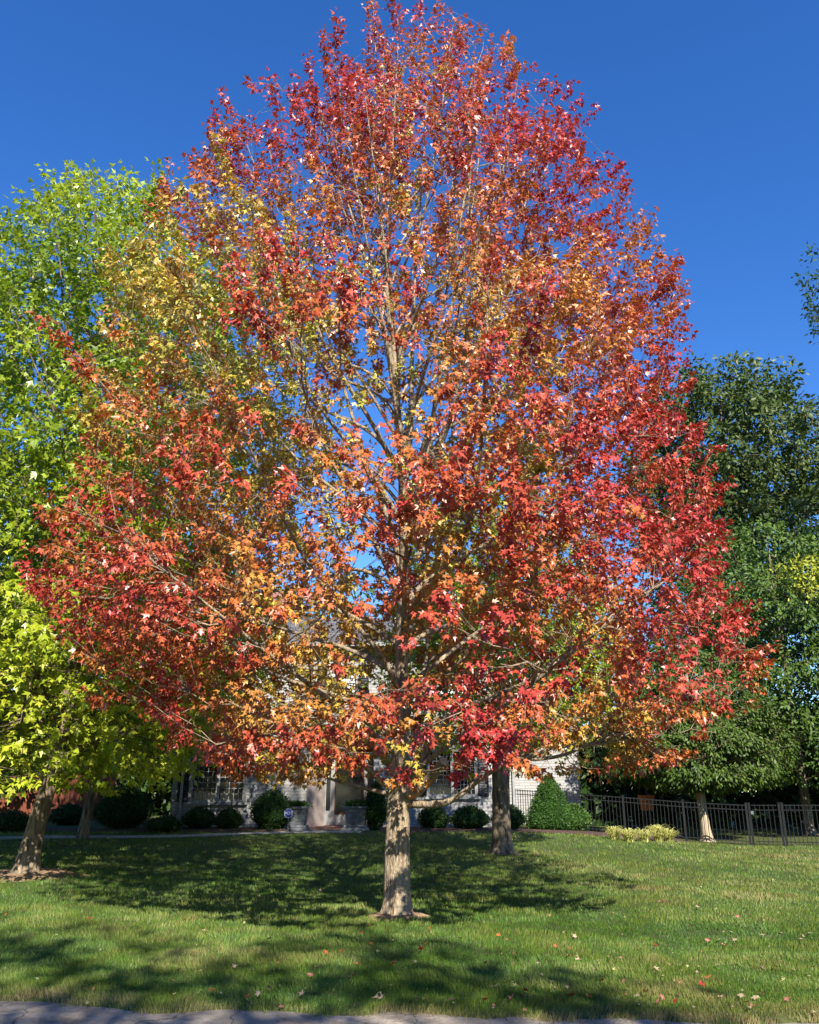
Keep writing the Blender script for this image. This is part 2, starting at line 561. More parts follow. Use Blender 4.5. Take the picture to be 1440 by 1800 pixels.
        C = ((1 - u) ** 3 * S0[:, None] + 3 * (1 - u) ** 2 * u * b1[:, None] + 3 * (1 - u) * u ** 2 * b2[:, None] + u ** 3 * Q[:, None])
        C[:, 1:-1] += rng.normal(size=C[:, 1:-1].shape) * (.02 * d)[:, None]
        rs = np.minimum(r0 * .8, .0085 * d[:, 0] + .003)
        RD = rs[:, None] * (1 - .72 * np.linspace(0, 1, K))[None]
        return C, RD, e
    Q2 = sample(n2, shell[0], 1.6)
    P2, R2, _ = attach(Q2, P1, R1, 3, 8, .6 * upturn)
    Q3 = sample(n3, shell[0], shell[1])
    P3, R3, E3 = attach(Q3, P2, R2, 2, 3, upturn)
    if spires:
        # long shoots that stand clear of the crown's upper outline
        c0 = Q3[(Q3[:, 2] > Htot * .42) & (rel(Q3) > .88)]
        c0 = c0[rng.choice(len(c0), spires, replace=False)]
        hz = (c0[:, 2:3] / Htot)
        e0 = nrm(nrm(np.stack([c0[:, 0], c0[:, 1], 0 * c0[:, 0]], -1)) * (1.15 - .75 * hz) + np.array([0, 0, 1.0]) * (.25 + .95 * hz) + .12 * rng.normal(size=c0.shape))
        ls = rng.uniform(.35, 1.0, (spires, 1))
        u = np.linspace(-.6, 1, 8)[None, :, None]
        PS = c0[:, None] + e0[:, None] * (ls[:, None] * u); PS[:, 2:-1] += rng.normal(size=(spires, 5, 3)) * .02
        P2 = np.concatenate([P2, PS]); R2 = np.concatenate([R2, np.tile(np.linspace(.010, .003, 8), (spires, 1))])
        k = 5
        uu = np.linspace(.15, 1, k)
        tips = (c0[:, None] + e0[:, None] * (ls[:, None] * uu[None, :, None])).reshape(-1, 3) + rng.normal(size=(spires * k, 3)) * .05
        ee = np.repeat(e0, k, 0)
        st0 = tips - ee * .15
        P3 = np.concatenate([P3, st0[:, None] + (tips - st0)[:, None] * np.linspace(0, 1, 3)[None, :, None]])
        R3 = np.concatenate([R3, np.full((len(tips), 3), .003)])
        Q3 = np.concatenate([Q3, tips]); E3 = np.concatenate([E3, ee])
    n3 = len(Q3)
    V2, F2 = tubes(P2, R2, 3 if far else 4)
    if far:      # too distant for single shoots to show
        tw = mesh_np('twigs', V2, F2, bark_m, root, smooth=True)
    else:
        V3, F3 = tubes(P3, np.maximum(R3, .0022), 3)
        tw = mesh_np('twigs', np.vstack([V2, V3]), [F2, F3 + len(V2)], bark_m, root, smooth=True)
    tag(tw, kind='stuff')
    # leaves sit round the last stretch of every shoot
    re = rel(Q3)
    cnt = np.maximum(3, (nleaf * rng.uniform(.45, 1.55, n3)).astype(int))
    own = np.repeat(np.arange(n3), cnt)
    nl = len(own)
    ln = rng.uniform(cl[0], cl[1], n3)
    s = rng.uniform(-.25, 1, nl) ** 1 * ln[own]
    B = Q3[own] - E3[own] * s[:, None]
    C = colour(Q3[own], re[own], rng)
    out = nrm(np.stack([B[:, 0], B[:, 1], 0 * B[:, 0]], -1))
    rv = nrm(rng.normal(size=(nl, 3)))
    B = B + rv * rng.uniform(.02, .105, (nl, 1)) * (size[1] / .11)
    ax = nrm(.65 * rv + .35 * E3[own] + .30 * out + np.array([0, 0, -droop]))
    no = nrm(np.array([0, 0, .70]) + .60 * out + .75 * nrm(rng.normal(size=(nl, 3))))
    sz = rng.uniform(size[0], size[1], nl) * rng.choice([.75, 1, 1, 1.1], nl)
    C = C * rng.uniform(.82, 1.18, (nl, 1)) * rng.uniform(.93, 1.07, (nl, 3))
    C = np.clip(C, 0.004, .9)
    singles = None
    if split:
        wp = B + np.asarray(base)
        dist = np.linalg.norm(wp - EYE, axis=1)
        o_ = np.argsort(dist)[:split]
        msk = np.ones(nl, bool); msk[o_] = False
        singles = (B[o_], ax[o_], no[o_], sz[o_], C[o_])
        B, ax, no, sz, C = B[msk], ax[msk], no[msk], sz[msk], C[msk]
    if fine < 1:
        # finely lobed leaves on the near side, simpler ones where they show smaller
        dd = np.linalg.norm(B + np.asarray(base) - EYE, axis=1)
        nr = dd < np.quantile(dd, fine)
        Va, Fa = leaf_geo(B[nr], ax[nr], no[nr], sz[nr], shape)
        Vb, Fb = leaf_geo(B[~nr], ax[~nr], no[~nr], sz[~nr], TRILOBE)
        cr = mesh_np('crown', np.vstack([Va, Vb]), np.vstack([Fa, Fb + len(Va)]), leaf_m, root,
                     col=np.vstack([C[nr].repeat(len(shape[0]), 0), C[~nr].repeat(6, 0)]))
    else:
        V, F = leaf_geo(B, ax, no, sz, shape)
        cr = mesh_np('crown', V, F, leaf_m, root, col=C.repeat(len(shape[0]), 0))
    tag(cr, kind='stuff')
    if singles is not None:
        B, ax, no, sz, C = singles
        XY = shape[0]
        n_ = nrm(no - ax * np.sum(ax * no, -1, keepdims=True)); sd_ = np.cross(ax, n_)
        zz = -.22 * np.abs(XY[:, 0]) - .18 * XY[:, 1] ** 2
        LV = np.stack([XY[:, 0], XY[:, 1], zz], -1)
        proto = []
        for k in range(8):
            c = C[(k * len(C)) // 8]
            o = mesh_np('leaf', LV, shape[1], leaf_m, cr, col=np.tile(c, (len(XY), 1)))
            proto.append((o, c))
        cols = np.array([c for _, c in proto])
        used = set()
        for k in range(len(B)):
            j = int(np.argmin(((cols - C[k]) ** 2).sum(1)))
            if j in used: o = dup(proto[j][0], cr)
            else: o = proto[j][0]; used.add(j)
            m = Matrix(((sd_[k][0], ax[k][0], n_[k][0], B[k][0]), (sd_[k][1], ax[k][1], n_[k][1], B[k][1]), (sd_[k][2], ax[k][2], n_[k][2], B[k][2]), (0, 0, 0, 1)))
            o.matrix_local = m @ Matrix.Scale(float(sz[k]), 4)
        for j, (o, c) in enumerate(proto):
            if j not in used: bpy.data.objects.remove(o)
    return root


lim = 0.9   # limbs stop a little short of the crown's outline; twigs and leaves reach it


def env_table(zs, rs, front=1.0):
    """crown radius by height; front < 1 draws the crown in on the side of the road"""
    zs = np.asarray(zs, float); rs = np.asarray(rs, float)
    return lambda z, az: np.interp(z, zs, rs, left=0.05, right=0.05) * (1 - (1 - front) * np.maximum(0, -np.sin(az)))


# ------------------------------------------------------------------ ground, road, lawn
def sheet(name, xs, ys, zf, mat):
    X, Y = np.meshgrid(xs, ys)
    Z = zf(X, Y)
    V = np.stack([X, Y, Z], -1).reshape(-1, 3)
    idx = np.arange(len(xs) * len(ys)).reshape(len(ys), len(xs))
    F = np.stack([idx[:-1, :-1], idx[:-1, 1:], idx[1:, 1:], idx[1:, :-1]], -1).reshape(-1, 4)
    return tag(mesh_np(name, V, F, mat, smooth=True), kind='structure')


sheet('ground', np.linspace(-700, 700, 3), np.linspace(-700, 700, 3), lambda x, y: 0 * x - .4, M['ground'])


def y_edge(x):
    x = np.asarray(x, float)
    P = np.stack([x, 0 * x, 0 * x], -1).reshape(-1, 3)
    return (7.27 - .085 * x).reshape(x.shape) + ((vnoise(P, 1.7, 3) - .5) * .10 + (vnoise(P, 6, 4) - .5) * .10 + (vnoise(P, 17, 5) - .5) * .05).reshape(x.shape) + .16 * np.exp(-((x + 3.2) / .9) ** 2) - .10 * np.exp(-((x + 2.0) / .35) ** 2)


# lawn: fine near the road, coarse far away, its front edge follows the ragged road edge
xs = np.concatenate([np.linspace(-300, -16, 12), np.linspace(-15, 15, 130), np.linspace(16, 300, 12)])
vs = np.concatenate([np.linspace(0, 1, 90) ** 1.6 * 26, np.linspace(28, 60, 20), np.linspace(70, 500, 8)])
X, T_ = np.meshgrid(xs, vs)
Y = y_edge(X) + T_
Zl = H(X, Y) - .035 * np.exp(-T_ / .10)
V = np.stack([X, Y, Zl], -1)
V0 = V[:1].copy(); V0[..., 2] = -.15
V = np.concatenate([V0, V]).reshape(-1, 3)
idx = np.arange(len(xs) * (len(vs) + 1)).reshape(len(vs) + 1, len(xs))
F = np.stack([idx[:-1, :-1], idx[:-1, 1:], idx[1:, 1:], idx[1:, :-1]], -1).reshape(-1, 4)
lawn = tag(mesh_np('lawn', V, F, M['lawn'], smooth=True), kind='structure')

rx = np.concatenate([np.linspace(-200, -9, 10), np.linspace(-8, 8, 160), np.linspace(9, 200, 10)])
ry = np.concatenate([np.linspace(-3.2, 5, 12), np.linspace(5.2, 8.6, 60)])
sheet('road', rx, ry, lambda x, y: -.055 + .012 * (vnoise(np.stack([x, y, 0 * x], -1).reshape(-1, 3), 2.2, 9).reshape(x.shape) - .5) + .02 * sstep(6.6, 7.3, y), M['road'])
sheet('far_verge', np.linspace(-200, 200, 20), np.linspace(-200, -3.1, 12), lambda x, y: 0 * x + .02, M['lawn'])

# ------------------------------------------------------------------ red maple
D0 = 10.6
rb = GH(699, 1612); rb[2] -= .02
D0 = rb[1]
left_px = [(400, 1370), (300, 1320), (190, 1250), (110, 1165), (85, 1075), (110, 960), (125, 830), (140, 700), (175, 600), (230, 500), (270, 430), (345, 365), (490, 325), (540, 235), (565, 165), (610, 120), (660, 85)]
right_px = [(900, 1375), (1200, 1350), (1290, 1285), (1370, 1180), (1385, 1090), (1350, 990), (1310, 870), (1245, 770), (1225, 680), (1195, 570), (1150, 470), (1095, 370), (1060, 280), (985, 190), (930, 150), (830, 100), (780, 75)]


def prof(px):
    a = np.array([U(x, y, D0) for x, y in px]) - rb
    o = np.argsort(a[:, 2])
    return a[o, 2], np.abs(a[o, 0])


zl, rl = prof(left_px); zr, rr_ = prof(right_px)


def red_env(z, az):
    a = np.interp(z, zl, rl, left=.3, right=.1); b = np.interp(z, zr, rr_, left=.3, right=.1)
    w = .5 + .5 * np.cos(az)
    m = a * (1 - w) + b * w
    return m * (1 - .10 * np.abs(np.sin(az)))


def red_col(Q, re, rng):
    n1 = vnoise(Q + 30, .55, 11); n2 = vnoise(Q + 30, 1.6, 12); n3 = rng.uniform(size=len(Q))
    t = .55 * n1 + .60 * n2 + .13 * n3 - .275
    t = t + .46 * sstep(.84, .40, re)                                    # inner leaves are still yellow
    left = np.exp(-(((Q[:, 0] + 3.2) / 1.6) ** 2 + ((Q[:, 2] - 8.2) / 1.7) ** 2))
    t = t + .55 * left
    low = np.exp(-(((Q[:, 0] - 2.8) / 1.3) ** 2 + ((Q[:, 2] - 2.2) / .6) ** 2))
    t = t + .35 * low
    t = t - .16 * sstep(9.5, 12.0, Q[:, 2]) - .10 * sstep(.5, 3.5, Q[:, 0])
    t = np.clip(t, 0, 1)
    stops = np.array([0, .28, .46, .62, .80, 1.0])
    cs = np.array([(.43, .036, .034), (.49, .072, .040), (.51, .135, .040), (.54, .24, .045), (.53, .40, .065), (.40, .39, .06)])
    c = np.stack([np.interp(t, stops, cs[:, k]) for k in range(3)], -1)
    br = rng.uniform(size=len(Q)) < .10 * sstep(.5, -3.5, Q[:, 0])
    c[br] *= np.array([.75, 1.0, .8])
    return c


def red_thin(Q):
    f = np.ones(len(Q))
    mid = np.exp(-((Q[:, 0] + .1) / 1.0) ** 2 - ((Q[:, 2] - 8.0) / 1.7) ** 2)
    low = np.exp(-((Q[:, 0] + .3) / .9) ** 2 - ((Q[:, 2] - 3.6) / .8) ** 2) * (Q[:, 1] < .8)
    return 1 - .80 * mid - .75 * low


def rel_b(px, py, d):
    return U(px, py, d) - rb


red_trunk = []
for px, py, r in [(699, 1640, .185), (699, 1612, .178), (699, 1560, .172), (700, 1480, .165), (701, 1410, .150), (704, 1340, .125), (706, 1240, .100), (707, 1110, .088), (710, 1000, .078), (713, 900, .068), (702, 760, .058), (694, 640, .05), (682, 520, .042), (672, 390, .03), (690, 240, .02), (705, 130, .012)]:
    q = rel_b(px, py, D0)
    red_trunk.append((q[0], 0, q[2], r))
red_trunk[0] = (0, 0, -.15, .19)


def L3(*pp):
    return np.array([rel_b(*p) for p in pp])


red_extra = [
    (L3((706, 1412, D0), (760, 1414, D0 - .3), (800, 1404, D0 - .5), (870, 1352, D0 - .8), (960, 1320, D0 - 1.2), (1080, 1270, D0 - 1.8)), .060, .008),
    (L3((905, 1335, D0 - .95), (980, 1330, D0 - 1.2), (1060, 1300, D0 - 1.4), (1160, 1270, D0 - 1.7)), .030, .006),
    (L3((702, 1375, D0), (735, 1345, D0 - .2), (770, 1290, D0 - .5), (830, 1200, D0 - 1.0), (900, 1090, D0 - 1.5)), .072, .008),
    (L3((700, 1390, D0), (672, 1375, D0 - .2), (640, 1345, D0 - .5), (590, 1310, D0 - 1.1), (500, 1290, D0 - 1.8), (420, 1300, D0 - 2.2)), .055, .007),
    (L3((700, 1400, D0), (668, 1392, D0 + .3), (600, 1375, D0 + .7), (520, 1350, D0 + .9), (420, 1330, D0 + 1.1)), .04, .007),
    (L3((707, 1020, D0), (690, 930, D0 - .1), (650, 830, D0 - .2), (610, 700, D0 - .3), (560, 540, D0 - .4), (500, 380, D0 - .6)), .052, .007),
    (L3((712, 960, D0), (735, 860, D0 - .1), (760, 740, D0 - .2), (790, 560, D0 - .3), (830, 370, D0 - .3), (850, 200, D0 - .4)), .055, .008),
    (L3((710, 880, D0), (722, 760, D0 + .1), (724, 640, D0 + .2), (730, 480, D0 + .2), (742, 320, D0 + .1), (752, 160, D0)), .05, .008),
    (L3((704, 760, D0), (690, 640, D0 - .2), (650, 480, D0 - .4), (600, 320, D0 - .5), (560, 190, D0 - .6)), .042, .007),
    (L3((712, 900, D0), (760, 800, D0 + .2), (830, 640, D0 + .2), (900, 440, D0 + .2), (960, 220, D0 + .1)), .048, .007),
]
red_maple = grow_tree('maple_tree', 'large red and orange autumn maple standing alone on the front lawn', 'tree', rb, red_trunk, red_env,
                      58, (1.55, 10.6), lambda h: .16 + .20 * h, red_col, 5, M['red_leaf'], M['bark'],
                      size=(.060, .099), n2=900, n3=6500, nleaf=26, spires=64, cl=(.16, .36), gap=.44, fine=.10, droop=.7, lobes=.42, zpow=1.6, extra=red_extra, split=300, thin=red_thin, flare=1.32, zlo=1.75)
# the sawn-off limb on the trunk's right side
st_ = L3((708, 1405, D0), (735, 1388, D0 - .25), (762, 1362, D0 - .5), (781, 1338, D0 - .75))
V, Fq = tubes(smooth_curve(st_, 12)[None], np.linspace(.085, .062, 12)[None], 12)
stub = mesh_np('sawn_limb', V, Fq, M['bark'], red_maple, smooth=True)
ax_ = nrm(st_[-1] - st_[-2])
V, Fq = tubes(np.array([[st_[-1] - ax_ * .003, st_[-1], st_[-1] + ax_ * .004, st_[-1] + ax_ * .006]]), np.array([[.063, .064, .050, .001]]), 12)
mesh_np('cut_face', V, Fq, M['cut_wood'], stub)

# ------------------------------------------------------------------ green maples on the left
def green_col(lime, seed):
    def f(Q, re, rng):
        n1 = vnoise(Q + 30, .5, seed); n2 = vnoise(Q + 30, 1.5, seed + 1)
        t = .6 * n1 + .5 * n2 + .02 + lime(Q)
        t = np.clip(t + .2 * rng.uniform(-.5, .5, len(Q)), 0, 1)
        stops = np.array([0, .35, .65, 1.0])
        cs = np.array([(.065, .13, .012), (.15, .24, .016), (.30, .38, .02), (.47, .52, .04)])
        c = np.stack([np.interp(t, stops, cs[:, k]) for k in range(3)], -1)
        return c
    return f


gb = GH(42, 1538); gb[2] -= .02
g1 = grow_tree('maple_tree', 'leaning green maple with lime lower leaves and pale mottled trunk', 'tree', gb,
               [(-.1, 0, -.15, .23), (0, 0, 0, .22), (.1, 0, .8, .175), (.28, 0, 2.0, .155), (.45, 0, 4, .15), (.6, 0, 7, .11), (.6, 0, 11, .06), (.7, 0, 15.0, .012)],
               env_table([1.2, 1.8, 3.0, 5, 8, 11, 13.2, 14.9, 15.9, 16.5], [.5, 3.2, 4.4, 4.6, 4.3, 3.6, 2.9, 2.0, .9, .2]),
               50, (2.0, 13.5), lambda h: .10 + .16 * h, green_col(lambda Q: .45 * sstep(7.5, 2.5, Q[:, 2]) + .12 * sstep(12, 16, Q[:, 2]), 21),
               21, M['green_leaf'], M['dark_bark'], shape=TRILOBE, spires=44, size=(.115, .17), n2=600, n3=4600, nleaf=17, flare=1.5, zlo=1.6, cl=(.3, .6), gap=.36, shell=(.2, 2.0))
gb2 = U(152, 1400, 23.5); gb2[2] = H(gb2[0], gb2[1]) - .02
g2 = grow_tree('maple_tree', 'slim dark trunked green maple behind the leaning one, by the red wall', 'tree', gb2,
               [(0, 0, -.15, .14), (0, 0, 0, .135), (.15, 0, 1.5, .11), (.3, 0, 3, .095), (.4, 0, 6, .07), (.4, 0, 9, .04), (.4, 0, 12.5, .01)],
               env_table([1.5, 2.2, 3.5, 5.5, 8, 10.5, 12.3, 13], [.5, 4.2, 5.2, 5.0, 4.2, 2.8, 1.2, .2]),
               36, (2.2, 10.5), lambda h: .08 + .15 * h, green_col(lambda Q: .25 * sstep(5, 2, Q[:, 2]), 31),
               31, M['green_leaf'], M['dark_bark'], shape=TRILOBE, size=(.14, .20), n2=420, n3=2200, nleaf=15, flare=1.2, zlo=1.8, cl=(.3, .6), gap=.36, shell=(.15, 2.0))

# the maple between the red one and the house
tb = GH(882, 1500); tb[2] -= .02
g3 = grow_tree('maple_tree', 'olive yellow maple with thick dark trunk in front of the house window', 'tree', tb,
               [(-.02, 0, -.15, .25), (0, 0, 0, .235), (.02, 0, .8, .205), (.04, 0, 1.9, .20), (.05, 0, 3.2, .15), (.05, 0, 5.5, .10), (.05, 0, 9.3, .015)],
               env_table([1.9, 2.6, 3.8, 5.5, 7.2, 8.6, 9.6], [.6, 2.6, 3.3, 3.2, 2.5, 1.5, .2]),
               30, (2.2, 7.6), lambda h: .15 + .17 * h,
               green_col(lambda Q: .1 + .25 * sstep(3.5, 2, Q[:, 2]), 41), 41, M['green_leaf'], M['dark_bark'],
               shape=TRILOBE, size=(.10, .14), n2=300, n3=1600, nleaf=15, flare=1.35, zlo=2.2)

# ------------------------------------------------------------------ trees beyond the fence
def dark_col(a, b, seed):
    a = np.array(a); b = np.array(b)
    def f(Q, re, rng):
        t = np.clip(.6 * vnoise(Q + 90, .45, seed) + .5 * vnoise(Q + 90, 1.3, seed + 1) + .3 * rng.uniform(-.5, .5, len(Q)), 0, 1)[:, None]
        return a * (1 - t) + b * t
    return f


pb = U(1243, 1470, 29.6); pb[2] = H(pb[0], pb[1]) - .02
grow_tree('shade_tree', 'pale straight trunk tree with drooping glossy leaves just behind the black fence', 'tree', pb,
          [(0, 0, -.15, .19), (0, 0, 0, .18), (-.03, 0, .5, .16), (-.08, 0, 1.7, .14), (-.1, 0, 3, .10), (-.1, 0, 6.4, .012)],
          env_table([1.6, 1.9, 2.4, 3.6, 5.0, 6.0, 6.7], [.8, 2.8, 3.5, 3.5, 2.9, 1.8, .2], .5), 34, (1.9, 5.4), lambda h: .02 + .16 * h,
          dark_col((.033, .072, .012), (.10, .16, .025), 51), 51, M['dark_leaf'], M['pale_bark'], OVAL, (.10, .16), 450, 3400, 17,
          droop=.8, flare=1.5, zlo=1.7, cl=(.25, .5), upturn=.3, gap=.42, lobes=.5)
mb_ = U(1420, 1440, 34); mb_[2] = 0
grow_tree('shade_tree', 'mid green rounded tree beyond the fence with one yellow turning patch', 'tree', mb_,
          [(0, 0, -.15, .2), (0, 0, 0, .19), (0, 0, 2, .16), (0, 0, 5, .12), (0, 0, 12, .02)],
          env_table([1.6, 2.5, 5, 8, 10.5, 12, 12.9], [2.0, 4.6, 5.4, 5.2, 4.2, 2.6, .3]), 44, (1.8, 10), lambda h: .1 + .10 * h,
          lambda Q, re, rng: np.where((np.exp(-(((Q[:, 2] - 9.3) / 1.1) ** 2 + ((Q[:, 0] + .2) / 1.6) ** 2)) * (Q[:, 1] < 0) + .3 * vnoise(Q + 9, 1, 3) > .72)[:, None],
                                      np.array([[.34, .36, .03]]), dark_col((.035, .08, .012), (.12, .19, .028), 61)(Q, re, rng)),
          61, M['dark_leaf'], M['dark_bark'], OVAL, (.14, .23), 450, 3900, 17, zlo=1.9, cl=(.35, .7), upturn=.6, shell=(.45, 2.4), gap=.43, lobes=.5, far=True)
ob = U(1350, 1400, 46); ob[2] = 0
grow_tree('oak_tree', 'tall dark oak with thick forked trunk rising behind the other trees beyond the fence', 'tree', ob,
          [(0, 0, -.15, .6), (0, 0, 0, .55), (.2, 0, 5, .48), (.1, 0, 11, .40), (.3, 0, 15, .3), (.2, 0, 19, .2), (.2, 0, 25, .03)],
          env_table([8, 11, 15, 19, 23, 26, 27.5], [1.5, 4.0, 6.2, 7.0, 6.2, 4.0, .5]), 40, (11, 22), lambda h: .35,
          dark_col((.032, .062, .013), (.11, .15, .03), 71), 71, M['dark_leaf'], M['dark_bark'], OVAL, (.26, .40), 450, 3000, 17,
          shell=(.2, 2.0), cl=(.5, 1.0), flare=1.3, zlo=8.5, upturn=.5, gap=.44, lobes=.55, far=True)
eb = np.array([20.6, 30.0, 0.0])
grow_tree('oak_tree', 'dark oak whose branch tips reach in from the side above the fence', 'tree', eb,
          [(0, 0, -.15, .4), (0, 0, 0, .36), (0, 0, 5, .3), (0, 0, 10, .22), (0, 0, 18, .12), (0, 0, 24, .03)],
          env_table([5, 7, 11, 15, 17, 19.5, 21.5, 23.5, 25], [1.5, 3.4, 4.2, 4.2, 3.4, 2.6, 4.3, 3.6, .4]), 36, (7, 21), lambda h: .25,
          dark_col((.03, .07, .02), (.09, .15, .04), 81), 81, M['dark_leaf'], M['dark_bark'], OVAL, (.16, .26), 400, 1800, 15,
          cl=(.4, .8), zlo=5.5, upturn=.5, far=True)

# trees behind the house
for i, (px, d, h, r, lb) in enumerate([
        (360, 44, 15, 5.5, 'dark tree standing behind the left end of the house'),
        (590, 47, 14, 5.4, 'low dark tree standing behind the front door side of the roof'),
        (840, 45, 14, 5.5, 'dark green tree standing behind the right end of the house'),
        (1080, 43, 13, 5.0, 'dense dark tree between the house and the tall oak'),
        (110, 40, 12, 5.5, 'dense dark tree standing behind the red wall'),
        (-130, 34, 13, 5.5, 'dense dark tree left of the red wall')]):
    b_ = U(px, 1400, d); b_[2] = .2
    grow_tree('shade_tree', lb, 'tree', b_,
              [(0, 0, -.15, .3), (0, 0, 0, .28), (.1, 0, h * .3, .2), (0, 0, h * .6, .12), (0, 0, h, .02)],
              env_table([.8, 2, h * .4, h * .7, h * .9, h * 1.02], [2.5, r * .9, r, r * .85, r * .5, .3]), 30, (1.5, h * .85), lambda q: .12 + .05 * q,
              dark_col((.02, .055, .012), (.07, .13, .03), 90 + i * 3), 90 + i, M['dark_leaf'], M['dark_bark'], OVAL, (.25, .40), 240, 800, 13,
              cl=(.4, .8), zlo=1.2, upturn=.5, far=True)

# trees across the road behind the viewer: only their shade falls into the picture
for i, (x, y, h, lb) in enumerate([(4.0, -7.7, 14.3, 'roadside maple across the road shading the near lawn'),
                                   (.2, -7.6, 15.0, 'second roadside maple across the road, left of the other')]):
    grow_tree('maple_tree', lb, 'tree', (x, y, .02),
              [(0, 0, -.15, .22), (0, 0, 0, .2), (0, 0, 3, .15), (0, 0, 8, .08), (0, 0, h, .015)],
              env_table([2, 3, 6, 9, h - 2, h, h + .5], [.5, 3.0, 3.8, 3.4, 2.2, .9, .2]), 26, (2.5, h * .85), lambda q: .2 + .14 * q,
              green_col(lambda Q: 0, 131), 121 + i, M['green_leaf'], M['bark'], shape=TRILOBE, size=(.17, .25), far=True, n2=250, n3=1200, nleaf=10, zlo=2.5, gap=.42)


# trees added out of view to block low sky and darken the fill
for i, (x, y, h, r) in enumerate([(-24, -26, 15, 6), (-13, -30, 16, 6.5), (-2, -31, 15, 6), (9, -33, 16, 6.5), (21, -30, 15, 6.5), (33, -24, 15, 6.5),
                                  (-31, 2, 15, 6.5), (-27, 18, 15, 6), (35, 4, 15, 6.5), (33, 21, 15, 6)]):
    grow_tree('sky_screen_tree', 'unseen broad green tree added to screen off the low sky', 'tree', (x, y, .02 if y < -3 else 0.0),
              [(0, 0, -.15, .3), (0, 0, 0, .28), (.1, 0, h * .3, .2), (0, 0, h * .6, .12), (0, 0, h, .02)],
              env_table([.8, 2, h * .4, h * .7, h * .9, h * 1.02], [1.5, r * .8, r, r * .85, r * .5, .3]), 16, (1.5, h * .85), lambda q: .12 + .05 * q,
              dark_col((.03, .07, .015), (.09, .15, .03), 150), 150 + i, M['dark_leaf'], M['dark_bark'], OVAL, (.6, .9), 90, 320, 12,
              group='unseen trees added to screen the low sky', cl=(.5, 1.0), zlo=1.2, upturn=.5, far=True)

# ------------------------------------------------------------------ shrubs
def shrub(name, label, p, rx_, ry_, h, seed, n=3900, group=None, cone=0.0, ca=(.018, .045, .012), cb=(.05, .10, .025), size=(.045, .075), waist=.62):
    rng = np.random.default_rng(seed)
    root = empty(name, p, label, 'shrub', group)
    # dense inner body
    nu, nv = 20, 12
    def surf(u, v):
        z = v
        r = np.sin(np.pi * np.clip(.16 + .84 * v, 0, 1)) ** .62 if cone == 0 else (np.clip(1 - v, 0, 1) ** .62) * (1 - .5 * np.exp(-v / .07))
        if cone == 0:
            r = r * (waist + (1 - waist) * sstep(0, .4, v))
        d = 1 + .30 * (vnoise(np.stack([np.cos(u) * 2 + seed, np.sin(u) * 2, v * 3], -1).reshape(-1, 3), 1.5, seed).reshape(u.shape) - .5)
        return np.stack([rx_ * r * d * np.cos(u), ry_ * r * d * np.sin(u), h * z * (1 + .05 * (d - 1))], -1)
    uu, vv = np.meshgrid(np.linspace(0, 2 * np.pi, nu, endpoint=False), np.linspace(0.0, .985, nv))
    V = surf(uu, vv) * np.array([.9, .9, .94])
    idx = np.arange(nu * nv).reshape(nv, nu)
    Fq = np.stack([idx[:-1], np.roll(idx, -1, 1)[:-1], np.roll(idx, -1, 1)[1:], idx[1:]], -1).reshape(-1, 4)
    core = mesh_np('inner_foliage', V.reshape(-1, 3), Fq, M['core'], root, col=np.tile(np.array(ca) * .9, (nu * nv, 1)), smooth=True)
    u = rng.uniform(0, 2 * np.pi, n); v = rng.uniform(0.02, 1.0, n)
    S = surf(u, v); C0 = np.array([0, 0, h * .4])
    o = nrm((S - C0) / np.array([rx_, ry_, h]))
    B = S + o * rng.normal(0, .035, (n, 1)) - o * .03
    ax = nrm(o * .9 + .8 * nrm(rng.normal(size=(n, 3))) + np.array([0, 0, .25]))
    no = nrm(o + .9 * nrm(rng.normal(size=(n, 3))))
    t = np.clip(vnoise(S + p, 3, seed) * .7 + rng.uniform(0, .5, n), 0, 1)[:, None]
    C = np.array(ca) * (1 - t) + np.array(cb) * t
    Vl, Fl = leaf_geo(B, ax, no, rng.uniform(size[0], size[1], n), OVAL)
    tag(mesh_np('foliage', Vl, Fl, M['dark_leaf'], root, col=C.repeat(4, 0)), kind='stuff')
    st = MB().lathe([(.05, -.05), (.04, h * .3)], 7)
    st.build('stem', M['dark_bark'], root)
    return root


HY = 28.0
def wx(px, py=1440, d=HY): return float(U(px, py, d)[0])
def wz(py, px=720, d=HY): return float(U(px, py, d)[2])


for i, (px, d, wpx, hpx, lb) in enumerate([
        (350, 26.9, 54, 36, 'dark clipped boxwood at the stone house corner'),
        (402, 26.9, 46, 34, 'dark clipped boxwood under the left window'),
        (478, 26.7, 74, 66, 'tall dark shrub between the left window and the planter'),
        (661, 26.9, 40, 78, 'tall narrow dark shrub beside the front door boards'),
        (762, 26.9, 52, 40, 'round dark boxwood under the lattice window, next to the red maple trunk'),
        (826, 26.9, 66, 38, 'wide low dark boxwood under the shuttered window'),
        (893, 27.0, 58, 42, 'round dark boxwood beside the downspout, half behind the maple trunk'),
        (215, 27.0, 100, 72, 'big dark shrub between the red wall and the house corner'),
        (120, 30.5, 64, 34, 'low dark shrub in front of the red wall'),
        (20, 26.0, 70, 34, 'low grey green shrub behind the leaning maple trunk'),
        (290, 25.9, 60, 26, 'low dark shrub in front of the house corner')]):
    sc_ = d / 1530.0
    x = wx(px, 1440, d); p = np.array([x, d, float(H(x, d)) - .02])
    w = wpx * sc_ * .5
    shrub('shrub', lb, p, w, min(w, .75), hpx * sc_ * 1.02, 200 + i, cb=(.09, .14, .05) if px == 20 else (.05, .10, .025))
xb = wx(968, 1440, 28.6)
shrub('shrub', 'tall green conical clipped evergreen beside the white wall and fence', np.array([xb, 28.6, float(H(xb, 28.6)) - .02]), .86, .8, 1.72, 240, 9000, cone=1.0,
      ca=(.022, .055, .012), cb=(.07, .16, .025))
xb = wx(1010, 1440, 29.2)
